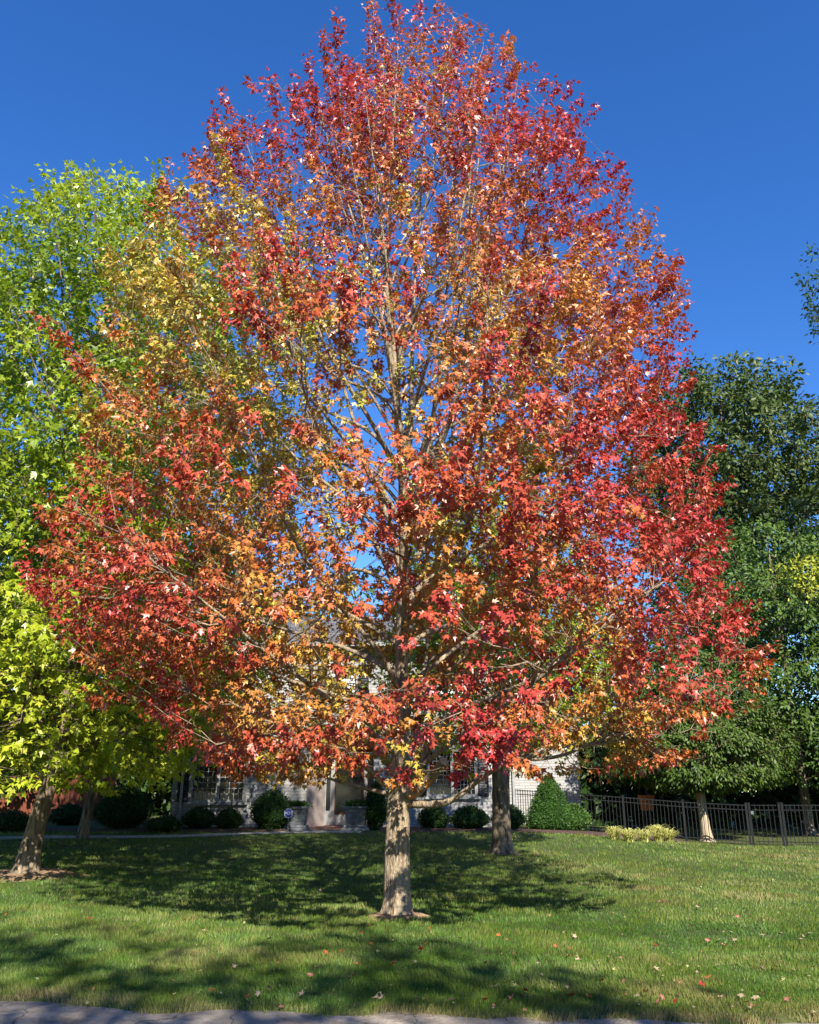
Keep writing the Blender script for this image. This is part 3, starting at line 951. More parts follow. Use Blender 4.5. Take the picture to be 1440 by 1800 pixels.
shrub('shrub', 'small loose green shrub at the foot of the conical evergreen', np.array([xb, 29.2, float(H(xb, 29.2)) - .02]), .5, .45, .85, 241, 2500, ca=(.03, .07, .015), cb=(.09, .17, .03), size=(.06, .1))

# undergrowth that closes the view under the trees
def undergrowth(name, x0, x1, y0, y1, h, n, seed, label):
    rng = np.random.default_rng(seed)
    B = np.stack([rng.uniform(x0, x1, n), rng.uniform(y0, y1, n), rng.uniform(0, 1, n) ** .8 * h], -1)
    top = h * (.55 + .6 * vnoise(B * np.array([1, 1, 0]), .35, seed))
    B = B[B[:, 2] < top]
    k = len(B)
    rv = nrm(rng.normal(size=(k, 3)))
    t = rng.uniform(size=(k, 1))
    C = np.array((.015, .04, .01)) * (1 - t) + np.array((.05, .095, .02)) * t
    Vv, Ff = leaf_geo(B, rv, nrm(rng.normal(size=(k, 3)) + np.array([0, -.4, .6])), rng.uniform(.5, .85, k), OVAL)
    return tag(mesh_np(name, Vv, Ff, M['dark_leaf'], col=C.repeat(4, 0)), label, 'undergrowth', kind='stuff')


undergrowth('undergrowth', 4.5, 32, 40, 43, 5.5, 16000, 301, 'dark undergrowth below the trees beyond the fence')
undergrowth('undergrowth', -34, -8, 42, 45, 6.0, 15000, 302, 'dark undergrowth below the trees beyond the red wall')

# ------------------------------------------------------------------ house
def house():
    gz = .49
    x0, x1 = wx(298), wx(907)
    dx0, dx1 = wx(537), wx(656)
    root = empty('house', ((x0 + x1) / 2, HY, gz), 'pale stone two storey house behind the maples, front door between two planters', 'house')
    ox = (x0 + x1) / 2
    def X(px, py=1440): return wx(px, py) - ox
    a0, a1 = x0 - ox, x1 - ox
    e0, e1 = dx0 - ox, dx1 - ox
    top = 5.75
    ew = 2.75        # entry head height
    def zz(py): return wz(py) - gz
    # window list: x0,x1,z0,z1
    wl = (X(330), X(428), zz(1410), zz(1410) + 1.35)
    wr = (X(752), X(840), zz(1400), zz(1400) + 1.45)
    uz = (3.75, 5.15)
    ups = [(X(597) - .5, X(597) + .5), (X(380) - .5, X(380) + .5), (X(800) - .5, X(800) + .5)]
    holes = [(wl[0], wl[1], wl[2], wl[3]), (wr[0], wr[1], wr[2], wr[3])] + [(u0, u1, uz[0], uz[1]) for u0, u1 in ups] + [(e0, e1, -.5, ew)]
    # front wall as a grid with openings
    xs_ = sorted({a0, a1, *[h[0] for h in holes], *[h[1] for h in holes]}); zs_ = sorted({-.5, top, *[h[2] for h in holes], *[h[3] for h in holes]})
    m = MB()
    for i in range(len(xs_) - 1):
        for j in range(len(zs_) - 1):
            cx, cz = (xs_[i] + xs_[i + 1]) / 2, (zs_[j] + zs_[j + 1]) / 2
            if any(h[0] < cx < h[1] and h[2] < cz < h[3] for h in holes): continue
            m.box(xs_[i], xs_[i + 1], 0, .25, zs_[j], zs_[j + 1])
    m.build('front_wall', M['stone'], root)
    D = 8.5
    m = MB(); m.box(a0, a0 + .25, .253, D, -.5, top); m.build('side_wall', M['stone'], root)
    m = MB(); m.box(a1 - .25, a1, .253, D, -.5, top); m.build('side_wall', M['stone'], root)
    m = MB(); m.box(a0 + .253, a1 - .253, D - .25, D, -.5, top); m.build('rear_wall', M['stone'], root)
    m = MB(); m.box(a0 + .26, a1 - .26, 1.2, D - .3, 2.62, 2.74); m.build('floor', M['trim'], root)
    # roof
    ov = .45; rise = 1.7
    m = MB()
    V = []
    for x in (a0 - .3, a1 + .3):
        V += [(x, -ov, top - .02), (x, D / 2, top + rise), (x, D + ov, top - .02), (x, D + ov, top + .12), (x, D / 2, top + rise + .14), (x, -ov, top + .12)]
    m.add(V, [(0, 1, 7, 6), (1, 2, 8, 7), (5, 11, 10, 4), (4, 10, 9, 3), (0, 6, 11, 5), (2, 3, 9, 8), (0, 5, 4, 1), (1, 4, 3, 2), (6, 7, 10, 11), (7, 8, 9, 10)])
    roof = m.build('roof', M['roof'], root)
    MB().box(a0 - .3, a1 + .3, -ov - .12, -ov, top - .06, top + .06).build('gutter', M['trim'], root)
    m = MB(); m.add([(a0 + .02, .1, top), (a0 + .02, D - .1, top), (a0 + .02, D / 2, top + rise - .1), (a0 + .2, .1, top), (a0 + .2, D - .1, top), (a0 + .2, D / 2, top + rise - .1)],
                    [(0, 2, 1), (3, 4, 5), (0, 1, 4, 3), (1, 2, 5, 4), (2, 0, 3, 5)]); m.build('gable', M['trim'], root)
    m = MB(); m.add([(a1 - .02, .1, top), (a1 - .02, D - .1, top), (a1 - .02, D / 2, top + rise - .1), (a1 - .2, .1, top), (a1 - .2, D - .1, top), (a1 - .2, D / 2, top + rise - .1)],
                    [(0, 1, 2), (3, 5, 4), (0, 3, 4, 1), (1, 4, 5, 2), (2, 5, 3, 0)]); m.build('gable', M['trim'], root)
    MB().box(a0 + 1.8, a0 + 2.7, D / 2 - .4, D / 2 + .4, top + rise - .6, top + rise + 1.1, .03).build('chimney', M['redbrick'], roof)

    def window(u0, u1, z0, z1, sashes, nx, nz_, lit=False):
        w = MB()
        t = .07
        w.box(u0 - .02, u0 + t, -.05, .16, z0, z1); w.box(u1 - t, u1 + .02, -.05, .16, z0, z1)
        w.box(u0 + t + .001, u1 - t - .001, -.045, .155, z1 - t, z1); w.box(u0 + t + .001, u1 - t - .001, -.045, .155, z0, z0 + t)
        o = w.build('window', M['trim'], root)
        MB().box(u0 - .1, u1 + .1, -.12, .05, z0 - .08, z0 - .003).build('sill', M['trim'], o)
        ww = (u1 - u0 - 2 * t) / sashes
        for k in range(sashes):
            s0 = u0 + t + k * ww; s1 = s0 + ww
            if k:
                MB().box(s0 - .05, s0 + .05, -.03, .14, z0 + t + .002, z1 - t - .002).build('mullion', M['trim'], o)
            g0, g1 = s0 + (.05 if k else 0), s1 - (.05 if k < sashes - 1 else 0)
            MB().box(g0, g1, .10, .11, z0 + t, z1 - t).build('pane', M['glass'] if not lit else M['blind'], o)
            b = MB()
            for q in range(1, nx):
                x = g0 + (g1 - g0) * q / nx; b.box(x - .008, x + .008, .075, .097, z0 + t, z1 - t)
            for q in range(1, nz_):
                z = z0 + t + (z1 - z0 - 2 * t) * q / nz_; b.box(g0, g1, .078, .094, z - .008, z + .008)
            b.build('lattice', M['trim'] if not lit else M['iron'], o)
        return o

    window(*wl, 2, 5, 7)
    window(*wr, 2, 6, 9)
    for u0, u1 in ups:
        window(u0, u1, uz[0], uz[1], 1, 5, 7, lit=True)
    # shutters with louvre slats
    def shutter(u0, u1, z0, z1):
        s = MB()
        s.box(u0, u0 + .05, -.04, -.002, z0, z1); s.box(u1 - .05, u1, -.04, -.002, z0, z1)
        s.box(u0 + .051, u1 - .051, -.038, -.002, z0, z0 + .07); s.box(u0 + .051, u1 - .051, -.038, -.002, z1 - .07, z1)
        o = s.build('shutter', M['shutter'], root)
        n = 16
        sl = None
        for k in range(n):
            z = z0 + .07 + (z1 - z0 - .14) * (k + .5) / n
            if sl is None:
                sl = MB().add([(u0 + .052, -.034, -.03), (u1 - .052, -.034, -.03), (u1 - .052, -.006, .03), (u0 + .052, -.006, .03), (u0 + .052, -.026, -.034), (u1 - .052, -.026, -.034), (u1 - .052, -.003, .026), (u0 + .052, -.003, .026)],
                              [(0, 1, 2, 3), (7, 6, 5, 4), (0, 4, 5, 1), (3, 2, 6, 7), (0, 3, 7, 4), (1, 5, 6, 2)]).build('slat', M['shutter'], o, (0, 0, z))
            else:
                dup(sl, o, (0, 0, z))
    shutter(wr[1] + .04, wr[1] + .38, wr[2], wr[3]); shutter(wr[0] - .38, wr[0] - .04, wr[2], wr[3])
    shutter(wl[0] - .40, wl[0] - .06, wl[2], wl[3])
    for u0, u1 in ups:
        shutter(u1 + .04, u1 + .36, *uz); shutter(u0 - .36, u0 - .04, *uz)
    # recessed entry: back wall, splayed board cheeks, door, side light
    rd = .9
    MB().box(e0, e1, .25, rd + .3, ew, ew + .12).build('entry_ceiling', M['trim'], root)
    d0, d1 = X(583), X(637)
    MB().box(e0 - .1, e1 + .1, rd, rd + .12, -.5, ew).build('entry_back_wall', M['siding'], root)
    for side, (ea, eb2) in enumerate(((e0, d0 - .35), (e1, d1 + .30))):
        n = 9
        first = None
        for k in range(n):
            p0_ = np.array([ea + (eb2 - ea) * k / n, .02 + (rd - .04) * k / n]); p1_ = np.array([ea + (eb2 - ea) * (k + .93) / n, .02 + (rd - .04) * (k + .93) / n])
            tdir = nrm(p1_ - p0_); nn = np.array([tdir[1], -tdir[0]])
            if nn[1] > 0: nn = -nn
            th = .022
            c = [p0_, p1_, p1_ - nn * th, p0_ - nn * th]
            Vb = [(q[0], q[1], z) for z in (-.0, ew - .003) for q in c]
            Fb = [(0, 1, 2, 3), (7, 6, 5, 4), (0, 4, 5, 1), (1, 5, 6, 2), (2, 6, 7, 3), (3, 7, 4, 0)]
            if first is None:
                first = MB().add([(v[0] - p0_[0], v[1] - p0_[1], v[2]) for v in Vb], Fb).build('board', M['siding'], root, (p0_[0], p0_[1], 0))
            else:
                dup(first, root, (p0_[0], p0_[1], 0))
    dh = 2.12
    fr = MB(); fr.box(d0 - .09, d0, rd - .06, rd - .002, .05, dh); fr.box(d1, d1 + .09, rd - .06, rd - .002, .05, dh); fr.box(d0 - .09, d1 + .09, rd - .06, rd - .002, dh + .002, dh + .1)
    dr = fr.build('door_frame', M['trim'], root)
    door = MB().box(d0 + .004, d1 - .004, rd - .04, rd - .004, .06, dh - .004).build('door', M['door'], root)
    MB().box(d0 + .05, d1 - .05, rd - .052, rd - .043, .45, dh - .1).build('pane', M['glass'], door)
    MB().box(d0 + .004, d1 - .004, rd - .055, rd - .042, .06, .38).build('kick_panel', M['trim'], door)
    MB().box(d1 - .1, d1 - .06, rd - .10, rd - .053, 1.0, 1.14, .008).build('handle', M['iron'], door)
    sl = MB(); sl.box(d0 - .32, d0 - .28, rd - .05, rd - .002, .05, dh); sl.box(d0 - .14, d0 - .092, rd - .05, rd - .002, .05, dh); sl.box(d0 - .279, d0 - .141, rd - .05, rd - .002, .05, .5)
    sl = sl.build('side_light', M['trim'], root)
    MB().box(d0 - .279, d0 - .141, rd - .03, rd - .004, .503, dh).build('pane', M['glass'], sl)
    # steps
    MB().box(e0 + .1, e1 - .1, -1.0, rd - .003, -.35, .04, .012).build('stoop', M['step'], root)
    MB().box(e0 + .1, e1 - .1, -1.42, -1.003, -.35, -.13, .012).build('step', M['step'], root)
    # downspouts
    for px in (316, 905):
        x = X(px)
        m = MB().box(x - .04, x + .04, -.10, -.02, -.25, top - .06, .008)
        m.build('downspout', M['trim'], root)
    # plinth course
    MB().box(a0 - .02, e0 - .003, -.05, -.002, -.5, .12, .006).build('plinth', M['stone'], root)
    MB().box(e1 + .003, a1 + .02, -.05, -.002, -.5, .12, .006).build('plinth', M['stone'], root)
    # side wing, set back
    w0, w1 = a1 + .003, wx(1024, 1440, 33.0) - ox
    MB().box(w0, w1, 5.0, 8.4, -.6, 3.0).build('wing', M['stone'], root)
    m = MB(); m.add([(w0, 4.6, 3.0), (w1 + .3, 4.6, 3.0), (w1 + .3, 8.8, 3.0), (w0, 8.8, 3.0), (w0, 6.7, 4.4), (w1 + .3, 6.7, 4.4)],
                    [(3, 2, 1, 0), (0, 1, 5, 4), (2, 3, 4, 5), (1, 2, 5), (3, 0, 4)]); m.build('wing_roof', M['roof'], root)
    return root, ox, gz, e0, e1


hs, hox, hgz, he0, he1 = house()

# ------------------------------------------------------------------ planters, sign
def planter(px, label):
    x = wx(px, 1440, 27.0); z = float(H(x, 27.0))
    r = empty('planter', (x, 27.0, z), label, 'planter', 'planters beside the front steps')
    MB().box(-.42, .42, -.42, .42, -.06, .07, .015).build('plinth', M['planter'], r)
    MB().box(-.35, .35, -.35, .35, .07, .14, .015).build('foot', M['planter'], r)
    b = MB()
    rings = [(.14, .27), (.20, .29), (.60, .315), (.62, .35), (.68, .35), (.68, .29), (.62, .28)]
    V = []; F = []
    for z_, h_ in rings: V += [(-h_, -h_, z_), (h_, -h_, z_), (h_, h_, z_), (-h_, h_, z_)]
    for k in range(len(rings) - 1):
        for j in range(4):
            a = k * 4 + j; c = k * 4 + (j + 1) % 4
            F.append((a, c, c + 4, a + 4))
    F.append((3, 2, 1, 0)); F.append(tuple(range(len(V) - 4, len(V))))
    b.add(V, F); b.build('pot', M['planter'], r)
    for k in range(2):
        b = MB(); b.box(-.2, .2, -.312 - .004 * k, -.300, .25 + .03 * 0, .27, .003) if k == 0 else b.box(-.2, .2, -.325, -.308, .52, .54, .003)
        b.build('moulding', M['planter'], r)
    rng = np.random.default_rng(int(px)); n = 420
    B = np.stack([rng.normal(0, .14, n), rng.normal(0, .14, n), .66 + rng.uniform(0, .12, n)], -1)
    ax = nrm(np.stack([B[:, 0], B[:, 1], 0 * B[:, 0]], -1) * 3 + nrm(rng.normal(size=(n, 3))) * .6 + np.array([0, 0, .5]))
    V, F = leaf_geo(B, ax, nrm(rng.normal(size=(n, 3)) + np.array([0, 0, 1.])), rng.uniform(.07, .14, n), OVAL)
    C = np.array((.05, .11, .02)) + rng.uniform(0, 1, (n, 1)) * np.array((.06, .08, .03))
    tag(mesh_np('plants', V, F, M['green_leaf'], r, col=C.repeat(4, 0)), kind='stuff')
    return r


planter(521, 'grey square stone planter beside the blue sign left of the steps')
planter(626, 'grey square stone planter right of the steps near the maple trunk')

sx = wx(507, 1440, 26.2); sz = float(H(sx, 26.2))
sg = empty('yard_sign', (sx, 26.2, sz), 'small blue octagonal yard sign on a stake before the left planter', 'sign')
MB().lathe([(.012, -.1), (.012, .5)], 8).build('stake', M['planter'], sg)
m = MB(); n = 8; V = []
for y in (-.014, .0):
    V += [(.14 * math.cos(2 * math.pi * (k + .5) / n), y - .014, .50 + .14 * math.sin(2 * math.pi * (k + .5) / n)) for k in range(n)]
m.add(V, [tuple(range(n)), tuple(range(2 * n - 1, n - 1, -1))] + [(k, k + n, (k + 1) % n + n, (k + 1) % n) for k in range(n)])
pl = m.build('board', M['blue'], sg)
m = MB()
V = []
for rr2, y in ((.134, -.0305), (.126, -.0305)):
    V += [(rr2 * math.cos(2 * math.pi * (k + .5) / n), y, .50 + rr2 * math.sin(2 * math.pi * (k + .5) / n)) for k in range(n)]
m.add(V, [(k, (k + 1) % n, (k + 1) % n + n, k + n) for k in range(n)])
m.build('border', M['white'], pl)
cu = bpy.data.curves.new('lettering', 'FONT'); cu.body = 'ADT'; cu.size = .115; cu.align_x = 'CENTER'; cu.align_y = 'CENTER'; cu.extrude = .001
tmp = bpy.data.objects.new('lettering_tmp', cu); COL.objects.link(tmp)
bpy.context.view_layer.update()
lm = bpy.data.meshes.new_from_object(tmp.evaluated_get(bpy.context.evaluated_depsgraph_get()))
bpy.data.objects.remove(tmp)
lm.materials.clear(); lm.materials.append(M['white'])
lo_ = bpy.data.objects.new('lettering', lm); link(lo_, pl)
lo_.location = (0, -.032, .50); lo_.rotation_euler = (R(90), 0, 0)

# ------------------------------------------------------------------ red wall on the left
wa = wx(40, 1440, 35.0); wb = wx(196, 1440, 35.0); wzb = .3
rw = empty('garden_wall', ((wa + wb) / 2, 35.0, wzb), 'rusty red board wall glimpsed behind the green maples', 'wall')
n = 24; wd = (wb - wa + 2.0) / n
bd = None
for k in range(n):
    x = -(wb - wa) / 2 - 2.0 + wd * (k + .5)
    if bd is None: bd = MB().box(-wd * .48, wd * .48, -.012, .012, -.2, 1.9, .004).build('board', M['rustwood'], rw, (x, 0, 0))
    else: dup(bd, rw, (x, .006 * (k % 2), .01 * ((k * 7) % 3)))
for z in (.3, 1.5):
    MB().box(-(wb - wa) / 2 - 2, (wb - wa) / 2, .022, .07, z, z + .09, .005).build('rail', M['rustwood'], rw)

# ------------------------------------------------------------------ mulch beds, walk, soil rings
def strip_mesh(name, xs_, yf, yb, lift, mat, ny=8, seed=1, amp=.1):
    X, T = np.meshgrid(xs_, np.linspace(0, 1, ny))
    P = np.stack([X, 0 * X, 0 * X], -1).reshape(-1, 3)
    Y = (yf(X) + (vnoise(P, 1.5, seed).reshape(X.shape) - .5) * amp) * (1 - T) + yb(X) * T
    Zs = H(X, Y) + lift * np.sin(np.pi * np.clip(T * .9 + .06, 0, 1)) + .02 * (vnoise(np.stack([X, Y, 0 * X], -1).reshape(-1, 3), 3, seed + 1).reshape(X.shape) - .5) * (T > 0)
    V = np.stack([X, Y, Zs], -1).reshape(-1, 3)
    idx = np.arange(X.size).reshape(X.shape)
    F = np.stack([idx[:-1, :-1], idx[:-1, 1:], idx[1:, 1:], idx[1:, :-1]], -1).reshape(-1, 4)
    return tag(mesh_np(name, V, F, mat, smooth=True), kind='structure')


def bed_front(x):
    x = np.asarray(x, float)
    return 25.9 + 1.1 * sstep(3.0, 5.2, x) + .5 * sstep(6.5, 9.5, x) - .0 * x


strip_mesh('mulch_bed', np.linspace(-11.5, hox + he0 - .25, 60), bed_front, lambda x: 28.1 + 0 * x, .05, M['mulch'], 10, 5)
strip_mesh('mulch_bed', np.linspace(hox + he1 + .25, 8.6, 80), bed_front, lambda x: np.where(x < 4.2, 28.1, np.minimum(30.2, 28.1 + (x - 4.2) * 1.5)), .06, M['mulch'], 12, 6)


def walk_y(x):
    return np.interp(x, [-16, -12, -9, -6, -3.5, -2.2], [22.6, 22.9, 23.5, 24.3, 25.0, 25.4])


strip_mesh('walkway', np.linspace(-30, -1.4, 70), lambda x: walk_y(x), lambda x: walk_y(x) + .9, .03, M['path'], 5, 8, .02)


def soil_ring(p, r, seed):
    rng = np.random.default_rng(seed)
    a = np.arange(28) * 2 * np.pi / 28
    V = [np.array([p[0], p[1], p[2] + .07])]
    for k, (f, dz) in enumerate(((.35, .065), (.7, .045), (1.0, .0))):
        rr2 = r * f * (1 + .16 * rng.normal(size=28) * (k == 2) + .12 * np.sin(2 * a + seed))
        x = p[0] + rr2 * np.cos(a); y = p[1] + rr2 * np.sin(a)
        V += list(np.stack([x, y, H(x, y) + dz - .006 * (k == 2)], -1))
    V = np.array(V)
    F3 = np.array([(0, 1 + i, 1 + (i + 1) % 28) for i in range(28)])
    F4 = np.array([(1 + 28 * k + i, 1 + 28 * (k + 1) + i, 1 + 28 * (k + 1) + (i + 1) % 28, 1 + 28 * k + (i + 1) % 28) for k in range(2) for i in range(28)])
    tag(mesh_np('bare_soil', V, [F3, F4], M['soil'], smooth=True), kind='structure')


soil_ring(rb, .42, 1); soil_ring(gb, .9, 2); soil_ring(tb, .38, 3)

# ------------------------------------------------------------------ fence
FP = [(905, 32.2), (1000, 30.2), (1318, 27.9), (1382, 27.4), (1700, 25.2)]
fpts = []
for px, d in FP:
    x = wx(px, 1470, d); fpts.append((x, d))
fence = empty('metal_fence', (fpts[2][0], fpts[2][1], float(H(*fpts[2]))), 'black metal picket fence along the back of the lawn', 'fence')
gate = empty('fence_gate', ((fpts[2][0] + fpts[3][0]) / 2, (fpts[2][1] + fpts[3][1]) / 2, 0.0), 'black metal picket gate between two posts in the fence', 'gate')
FH = 1.22
pk_mesh = MB().box(-.009, .009, -.009, .009, 0, FH - .05)
po_mesh = MB().box(-.032, .032, -.032, .032, -.3, FH + .03).box(-.042, .042, -.042, .042, FH + .031, FH + .05)
pk_o = None; po_o = None; gp_o = None
def place(o, parent, x, y, z, rz):
    o.location = (x - parent.location.x, y - parent.location.y, z - parent.location.z); o.rotation_euler = (0, 0, rz)
for s in range(len(fpts) - 1):
    a = np.array(fpts[s]); b = np.array(fpts[s + 1])
    isg = s == 2
    par = gate if isg else fence
    L = np.linalg.norm(b - a); t = (b - a) / L; rz = math.atan2(t[1], t[0])
    def post(q):
        global po_o
        z = float(H(q[0], q[1]))
        if po_o is None:
            po_o = po_mesh.build('post', M['iron'], par); o = po_o
        else:
            o = dup(po_o, par)
        place(o, par, q[0], q[1], z, rz)
    if isg:
        post(a + t * .09); post(b - t * .09)
    else:
        k = max(1, round(L / 2.0))
        for i in range(k + 1): post(a + (b - a) * i / k)
    g = .13 if isg else .0
    n = int((L - 2 * g) / .118)
    for i in range(1, n):
        q = a + t * (g + (L - 2 * g) * i / n)
        z = float(H(q[0], q[1])) + .05
        if pk_o is None:
            pk_o = pk_mesh.build('picket', M['iron'], par); o = pk_o
        else:
            o = dup(pk_o, par)
        place(o, par, q[0], q[1], z, rz)
    # rails follow the ground in short straight runs
    runs = max(1, round((L - 2 * g) / 2.0))
    for i in range(runs):
        q0 = a + t * (g + (L - 2 * g) * i / runs + .034); q1 = a + t * (g + (L - 2 * g) * (i + 1) / runs - .034)
        z0, z1 = float(H(*q0)), float(H(*q1)); nv = np.array([-t[1], t[0]]) * .014
        for hz in (.12, FH - .17, FH - .03):
            V = []
            for q, z in ((q0, z0), (q1, z1)):
                for sgn in (-1, 1):
                    for dz in (-.013, .013):
                        V.append((q[0] + sgn * nv[0] - par.location.x, q[1] + sgn * nv[1] - par.location.y, z + hz + dz - par.location.z))
            MB().add(V, [(0, 1, 3, 2), (4, 6, 7, 5), (0, 4, 5, 1), (2, 3, 7, 6), (1, 5, 7, 3), (0, 2, 6, 4)]).build('rail', M['iron'], par)
    if isg:
        q = a + t * .16
        m = MB().box(-.03, .05, -.05, .0, FH - .32, FH - .22, .006)
        o = m.build('latch', M['planter'], gate); place(o, gate, q[0], q[1], 0.0, rz)

# ------------------------------------------------------------------ pot behind the fence
px_ = wx(1138, 1420, 31.5)
pt = empty('terracotta_pot', (px_, 31.5, float(H(px_, 31.5))), 'terracotta coloured pot on a dark stand behind the fence', 'pot')
b = MB().lathe([(.20, .86), (.23, .88), (.27, 1.28), (.30, 1.30), (.30, 1.38), (.26, 1.38), (.25, 1.30)], 20)
b.build('bowl', M['terracotta'], pt, smooth=False)
for k in range(3):
    a = k * 2.094 + .5
    V, Fq = tubes(np.array([[(.2 * math.cos(a), .2 * math.sin(a), 0 - .05), (.15 * math.cos(a), .15 * math.sin(a), .4), (.14 * math.cos(a), .17 * math.sin(a), .87)]]), np.full((1, 3), .014), 6)
    mesh_np('leg', V, Fq, M['iron'], pt)
MB().lathe([(.19, .845), (.19, .858)], 16).build('stand_ring', M['iron'], pt)

# ------------------------------------------------------------------ striped border grasses
def spiky(px, py, r, h, seed, label, ca, cb, n=170):
    rng = np.random.default_rng(seed)
    p = GH(px, py)
    root = empty('border_grass', (p[0], p[1], p[2] - .01), label, 'plant', 'yellow striped grass clumps in front of the fence')
    az = rng.uniform(0, 6.283, n); ln = rng.uniform(.6, 1.05, n)
    u = np.linspace(0, 1, 5)
    rr2 = r * ln[:, None] * (u[None] ** 1.15) * rng.uniform(.25, 1.1, (n, 1)); z = h * ln[:, None] * (2.1 * u - 1.45 * u ** 2)[None] * rng.uniform(.6, 1.15, (n, 1))
    P = np.stack([rr2 * np.cos(az)[:, None], rr2 * np.sin(az)[:, None], z], -1)
    P[:, :, 0] += rng.normal(0, .04, (n, 1)); P[:, :, 1] += rng.normal(0, .04, (n, 1))
    sd_ = np.stack([-np.sin(az), np.cos(az), 0 * az], -1)[:, None, :] * (.014 * (1 - u ** 2) + .001)[None, :, None]
    V = np.stack([P - sd_, P + sd_], 2).reshape(-1, 3)
    idx = np.arange(n * 10).reshape(n, 5, 2)
    F = np.stack([idx[:, :-1, 0], idx[:, :-1, 1], idx[:, 1:, 1], idx[:, 1:, 0]], -1).reshape(-1, 4)
    t = rng.uniform(size=(n, 1))
    C = (np.array(ca) * (1 - t) + np.array(cb) * t).repeat(10, 0)
    tag(mesh_np('blades', V, F, M['grass'], root, col=C), kind='stuff')


YB = ((.50, .50, .10), (.80, .74, .36))
spiky(1080, 1476, .42, .46, 401, 'yellow striped grass clump at the mulch bed edge', *YB, n=300)
spiky(1108, 1480, .42, .44, 402, 'low yellow striped grass clump beside the one at the mulch', *YB, n=300)
spiky(1134, 1480, .42, .46, 403, 'yellow striped grass clump in the middle of the row', *YB, n=300)
spiky(1158, 1480, .52, .58, 404, 'largest yellow striped grass clump in the row', *YB, n=380)
spiky(1177, 1479, .44, .46, 405, 'yellow striped grass clump at the row end toward the pale trunk', *YB, n=300)
spiky(1205, 1462, .5, .75, 406, 'dark fine leaved grass tuft behind the fence by the pale trunk', (.03, .06, .02), (.07, .11, .035), n=200)
for i, (px, py, h) in enumerate(((1086, 1462, .62), (1152, 1464, .5))):
    p = GH(px, py)
    w = empty('weed_stem', (p[0], p[1], p[2] - .01), ['leafy upright stem among the striped grass at the mulch edge', 'small leafy stem behind the largest striped grass clump'][i], 'plant')
    V, Fq = tubes(np.array([[(0, 0, 0), (.02, 0, h * .5), (.05, 0, h)]]), np.array([[.008, .006, .003]]), 5)
    mesh_np('stem', V, Fq, M['dark_leaf'], w, col=np.tile((.08, .15, .03), (len(V), 1)))
    rng = np.random.default_rng(50 + i); n = 16
    u = np.linspace(.35, 1, n); a = np.arange(n) * 2.4
    B = np.stack([.05 * u, 0 * u, h * u], -1); ax = nrm(np.stack([np.cos(a), np.sin(a), .35 + 0 * a], -1))
    V, F = leaf_geo(B, ax, np.tile((0, 0, 1.0), (n, 1)) + .3 * rng.normal(size=(n, 3)), np.full(n, .14), OVAL)
    mesh_np('leaves', V, F, M['green_leaf'], w, col=np.tile((.22, .32, .05), (len(V), 1)))

# ------------------------------------------------------------------ grass blades
def grass():
    rng = np.random.default_rng(77)
    n = 370000
    # even cover in the picture: near lawn dense and fine, far lawn sparser and coarser
    q = rng.uniform(0, 1, n)
    y = 1.0 / (1 / 6.7 * (1 - q) + 1 / 27.5 * q)
    x = rng.uniform(-1, 1, n) * (.56 * y + .8)
    ye = y_edge(x)
    ok = (y > ye - .02 + .05 * rng.normal(size=n) * (rng.uniform(size=n) < .3))
    ok &= ~((y > bed_front(x) - .02) & (x > -11.5) & (x < 8.6))
    wy = walk_y(x); ok &= ~((y > wy) & (y < wy + .9) & (x < -1.3))
    for p, r in ((rb, .30), (gb, .62), (tb, .30)):
        dd = np.hypot(x - p[0], y - p[1]); ok &= dd > r * rng.uniform(.7, 1.45, n)
    x, y = x[ok], y[ok]; n = len(x)
    z = H(x, y) - .035 * np.exp(-np.maximum(y - y_edge(x), 0) / .10)
    P = np.stack([x, y, 0 * x], -1)
    big = vnoise(P, .45, 501); med = vnoise(P * np.array([1, 1.6, 1]), 1.3, 502); fine = vnoise(P, 4.5, 503)
    k = np.clip(y / 8, .75, 4) ** .75
    h = (.020 + .020 * med + .018 * rng.uniform(size=n)) * k ** .35
    h = h * (.5 + .95 * fine)
    w = .0042 * k * rng.uniform(.7, 1.3, n)
    az = rng.uniform(0, 6.283, n)
    la = 6.283 * vnoise(P, .8, 504) * 2
    lean = h * rng.uniform(.1, .75, n)
    lx = np.cos(az) * lean * .8 + np.cos(la) * h * .3; ly = np.sin(az) * lean * .8 + np.sin(la) * h * .3
    fa = rng.uniform(0, 6.283, n)
    sx_, sy_ = np.cos(fa) * w, np.sin(fa) * w
    V = np.empty((n, 3, 3))
    V[:, 0] = np.stack([x - sx_, y - sy_, z - .006], -1)
    V[:, 1] = np.stack([x + sx_, y + sy_, z - .006], -1)
    V[:, 2] = np.stack([x + lx, y + ly, z + h], -1)
    # colour of the blades themselves: lush, yellowing, dry
    stripe = .5 + .5 * np.sin((x * .55 + y * .85) * 2.6 + 2 * big)
    t = .34 * big + .42 * med + .42 * fine - .23 + .10 * (stripe - .5) + .10 * sstep(-1, 5, x) * sstep(26, 12, y) + .12 * sstep(9, 20, y) * sstep(0, 5, x)
    t = t + .45 * np.exp(-np.maximum(y - y_edge(x), 0) / .14) + rng.normal(0, .14, n)
    t = np.clip(t, 0, 1)
    stops = np.array([0, .30, .55, .80, 1.0])
    cs = np.array([(.050, .130, .018), (.100, .205, .026), (.185, .270, .045), (.29, .300, .085), (.42, .34, .16)])
    C = np.stack([np.interp(t, stops, cs[:, j]) for j in range(3)], -1) * rng.uniform(.75, 1.2, (n, 1))
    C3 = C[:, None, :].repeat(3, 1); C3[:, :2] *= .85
    F = np.arange(n * 3).reshape(n, 3)
    o = mesh_np('grass', V.reshape(-1, 3), F, M['grass'], col=C3.reshape(-1, 3))
    tag(o, 'short mown grass of the front lawn, green with drying patches', 'grass', kind='stuff')


grass()

